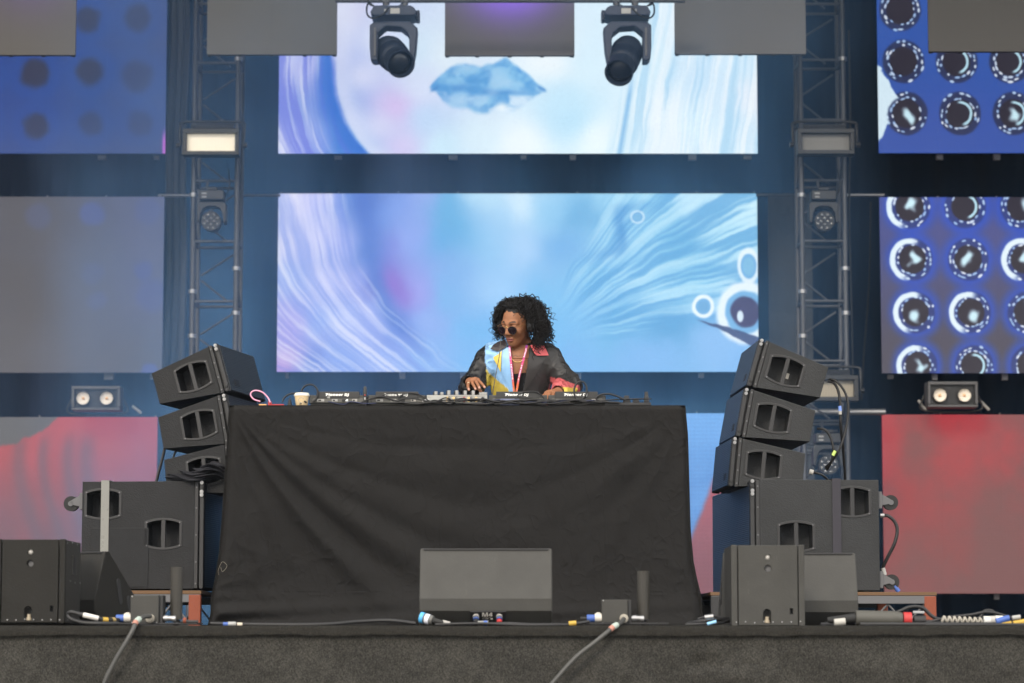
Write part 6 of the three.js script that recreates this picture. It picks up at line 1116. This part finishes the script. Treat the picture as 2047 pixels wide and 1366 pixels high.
for (const [x0, y0, x1, y1, r, m, label] of [[884, 1244, 899, 1248, 0.010, M.white, 'white plug lying left behind the blue ringed connector beside the monitor'], [955, 1250, 976, 1251, 0.012, mat(0.2, 0.2, 0.19, 0.5), 'grey cable sleeve under the lettered plate of the wedge monitor'], [967, 1250, 974, 1250, 0.0125, M.blue, 'blue band on the cable under the lettered plate'], [1137, 1249, 1152, 1246, 0.011, M.yellow, 'yellow tape band on the cable leading to the effect machine'],
  [446, 1249, 456, 1249, 0.009, M.blue, 'blue plug lying at the hem of the black cloth'], [456, 1248, 471, 1248, 0.010, M.grey, 'printed grey plug at the hem of the black cloth'], [474, 1249, 484, 1249, 0.008, mat(0.5, 0.45, 0.36, 0.5), 'beige plug end at the hem of the black cloth'], [362, 1243, 396, 1243, 0.006, M.rail, 'thin dark strip lying before the orange corner post'], [366, 1241, 372, 1241, 0.012, M.orange, 'small orange cap lying before the orange corner post'], [1409, 1235, 1426, 1233, 0.011, M.alu, 'silver plug lying beside the square grey black box'], [1414, 1248, 1432, 1243, 0.007, mat(0.25, 0.5, 0.75, 0.5), 'pale blue plug lying beside the square grey black box']])
  solo('plug', bar((() => { const p = at(x0, y0, -0.02); p.y = Math.max(p.y, r + 0.002); return p; })(), (() => { const p = at(x1, y1, -0.02); p.y = Math.max(p.y, r + 0.002); return p; })(), r, r, 14), m, label, 'plug');
const heap = 'cables piled on the stage beside the square boxes';
for (const pts of [[[1375, 1250, -0.2], [1400, 1243, -0.15], [1430, 1240, -0.15], [1460, 1238, -0.2]], [[1370, 1252, -0.1], [1405, 1248, -0.1], [1440, 1246, -0.12], [1462, 1240, -0.2]], [[1395, 1238, -0.3], [1420, 1232, -0.3], [1445, 1236, -0.3], [1462, 1245, -0.3]],
  [[1640, 1252, -0.1], [1700, 1248, -0.15], [1760, 1246, -0.12], [1830, 1250, -0.1], [1900, 1246, -0.1], [1980, 1250, -0.1], [2060, 1246, -0.1]], [[1700, 1243, -0.4], [1740, 1240, -0.3], [1790, 1226, -0.3], [1820, 1214, -0.3], [1845, 1216, -0.3], [1866, 1234, -0.3], [1900, 1246, -0.3]], [[1720, 1254, -0.06], [1790, 1252, -0.06], [1850, 1255, -0.06], [1940, 1253, -0.06], [2060, 1256, -0.06]], [[1840, 1250, -0.2], [1890, 1236, -0.2], [1940, 1230, -0.2], [1975, 1224, -0.2], [2010, 1232, -0.2], [2060, 1250, -0.2]], [[1930, 1244, -0.3], [1960, 1234, -0.3], [1968, 1222, -0.3], [1985, 1222, -0.3], [1990, 1236, -0.3], [1975, 1248, -0.3]], [[1650, 1247, -0.3], [1690, 1250, -0.3], [1740, 1249, -0.3], [1800, 1244, -0.3], [1860, 1243, -0.3]], [[1850, 1255, -0.03], [1920, 1251, -0.03], [1990, 1253, -0.03], [2060, 1251, -0.03]]])
  floorCable('black cable in the loose pile on the stage', pts, rr(0.006, 0.0105), M.cable, heap);
{
  const t = thing('multicore_connector', 'large black cable connector with a red ring in the pile by the riser', 'connector', at(1748, 1247, -0.12)); t.position.y = 0.036;
  const q = (n, g, m) => { g.rotateZ(-0.02); part(n, g, m, t); };
  q('barrel', (() => { const g = cyl(0.034, 0.16, 0, 0, 0, 'x', 24); return g; })(), mat(0.06, 0.058, 0.05, 0.6)); q('shoulder', bar([0.08, 0, 0], [0.12, 0, 0], 0.034, 0.028, 24), mat(0.06, 0.058, 0.05, 0.6)); q('red_ring', cyl(0.030, 0.034, 0.142, 0, 0, 'x', 24), M.red); q('cap', cyl(0.022, 0.05, 0.195, -0.004, 0, 'x', 20), M.black);
  q('tail', bar([-0.08, 0, 0], [-0.2, -0.012, 0], 0.022, 0.014, 18), M.rubber); q('latch', box(0.05, 0.012, 0.02, 0.19, 0.03, 0.0, 0.003), M.alu);
}
{
  const t = thing('braided_connector', 'braided grey cable sleeve with a white connector beside the red ringed one', 'connector', at(1960, 1247, -0.1)); t.position.y = 0.026;
  part('braided_sleeve', Array.from({ length: 16 }, (_, i) => { const g = new THREE.TorusGeometry(0.014, 0.004, 6, 16); g.rotateY(Math.PI / 2); g.rotateZ(i % 2 ? 0.3 : -0.3); g.translate(-0.16 + i * 0.011, 0.006 - i * 0.0005, 0); return g; }), mat(0.3, 0.28, 0.24, 0.6), t);
  part('gland', cyl(0.02, 0.03, 0.03, 0, 0, 'x', 16), mat(0.5, 0.5, 0.48, 0.5), t); part('nut', cyl(0.024, 0.024, 0.055, 0, 0, 'x', 6), M.white, t); part('white_body', cyl(0.022, 0.03, 0.082, 0, 0, 'x', 18), mat(0.7, 0.68, 0.62, 0.5), t);
}
for (const [x0, y0, x1, y1, r, m, label] of [[1668, 1246, 1690, 1243, 0.016, mat(0.36, 0.35, 0.32, 0.5), 'grey taped plug lying before the half hidden wedge monitor'], [1992, 1243, 2018, 1236, 0.014, M.blue, 'blue plug beside the white connector at the picture edge'], [2002, 1250, 2022, 1246, 0.01, M.yellow, 'yellow taped cable end beside the blue plug'], [2026, 1247, 2050, 1243, 0.012, M.yellow, 'yellow plug at the picture edge'], [2024, 1236, 2040, 1234, 0.01, M.grey, 'grey plug above the yellow one at the picture edge']])
  solo('plug', bar((() => { const p = at(x0, y0, -0.04); p.y = Math.max(p.y, r + 0.002); return p; })(), (() => { const p = at(x1, y1, -0.04); p.y = Math.max(p.y, r + 0.002); return p; })(), r, r, 14), m, label, 'plug');

// ------------------------------------------------------------------ cables of the speaker stacks
const sc = (label, pts, r, m = M.cable) => solo('speaker_cable', tube(pts.map(([px, py, z]) => at(px, py, z)), r, pts.length * 12, 8), m, label, 'cable');
sc('black cable hanging from the topmost tilted speaker past the grey floodlight', [[1655, 762, -2.9], [1667, 766, -2.9], [1676, 782, -2.9], [1680, 810, -2.9], [1681, 850, -2.9], [1686, 900, -3.0], [1690, 960, -3.1]], 0.0075);
sc('second black cable looping in a wide bow from the topmost tilted speaker', [[1658, 758, -2.9], [1674, 764, -2.88], [1690, 786, -2.88], [1696, 815, -2.88], [1692, 855, -2.88], [1680, 895, -2.88], [1666, 918, -2.9], [1650, 936, -2.95]], 0.0065);
sc('black cable curving from the middle tilted speaker', [[1634, 857, -2.9], [1650, 860, -2.88], [1661, 876, -2.88], [1666, 898, -2.88], [1663, 920, -2.9], [1654, 940, -2.95]], 0.007);
sc('black cable with a white plug behind the lowest tilted speaker', [[1622, 944, -2.9], [1640, 948, -2.88], [1652, 956, -2.9], [1660, 966, -2.95]], 0.006);
sc('thick black cable hanging in a bow beside the casters', [[1764, 1031, -2.78], [1776, 1032, -2.76], [1789, 1044, -2.76], [1794, 1062, -2.76], [1788, 1088, -2.76], [1774, 1116, -2.78], [1766, 1136, -2.8], [1770, 1158, -2.82]], 0.009);
sc('black cable dropping behind the stack by the cup end', [[332, 880, -3.1], [326, 910, -3.1], [318, 940, -3.1], [311, 968, -3.1]], 0.008);
sc('short black cable between the tilted speakers by the cup end', [[362, 892, -3.0], [350, 905, -3.0], [344, 925, -3.0], [343, 950, -3.0]], 0.006);
for (const [x0, y0, x1, y1, z, r, m, label] of [[1760, 1031, 1768, 1031, -2.77, 0.012, M.alu, 'silver plug in the back of the subwoofer with casters'], [1765, 1136, 1769, 1150, -2.8, 0.012, M.grey, 'silver plug on the bowed cable beside the lower caster'], [1618, 943, 1626, 945, -2.86, 0.014, M.white, 'white plug behind the lowest tilted speaker'], [1679, 812, 1680, 822, -2.88, 0.0095, mat(0.15, 0.25, 0.6, 0.5), 'blue band on the hanging speaker cable'], [1680, 822, 1680, 829, -2.88, 0.0095, M.white, 'white band on the hanging speaker cable'], [1670, 902, 1665, 911, -2.87, 0.009, mat(0.45, 0.6, 0.15, 0.5), 'green yellow band on the bowed speaker cable'], [1788, 1172, 1797, 1183, -2.8, 0.012, M.blue, 'blue plug beside the lower caster']])
  solo('plug', bar(at(x0, y0, z), at(x1, y1, z), r, r, 12), m, label, 'plug');

renderer.render(scene, camera);
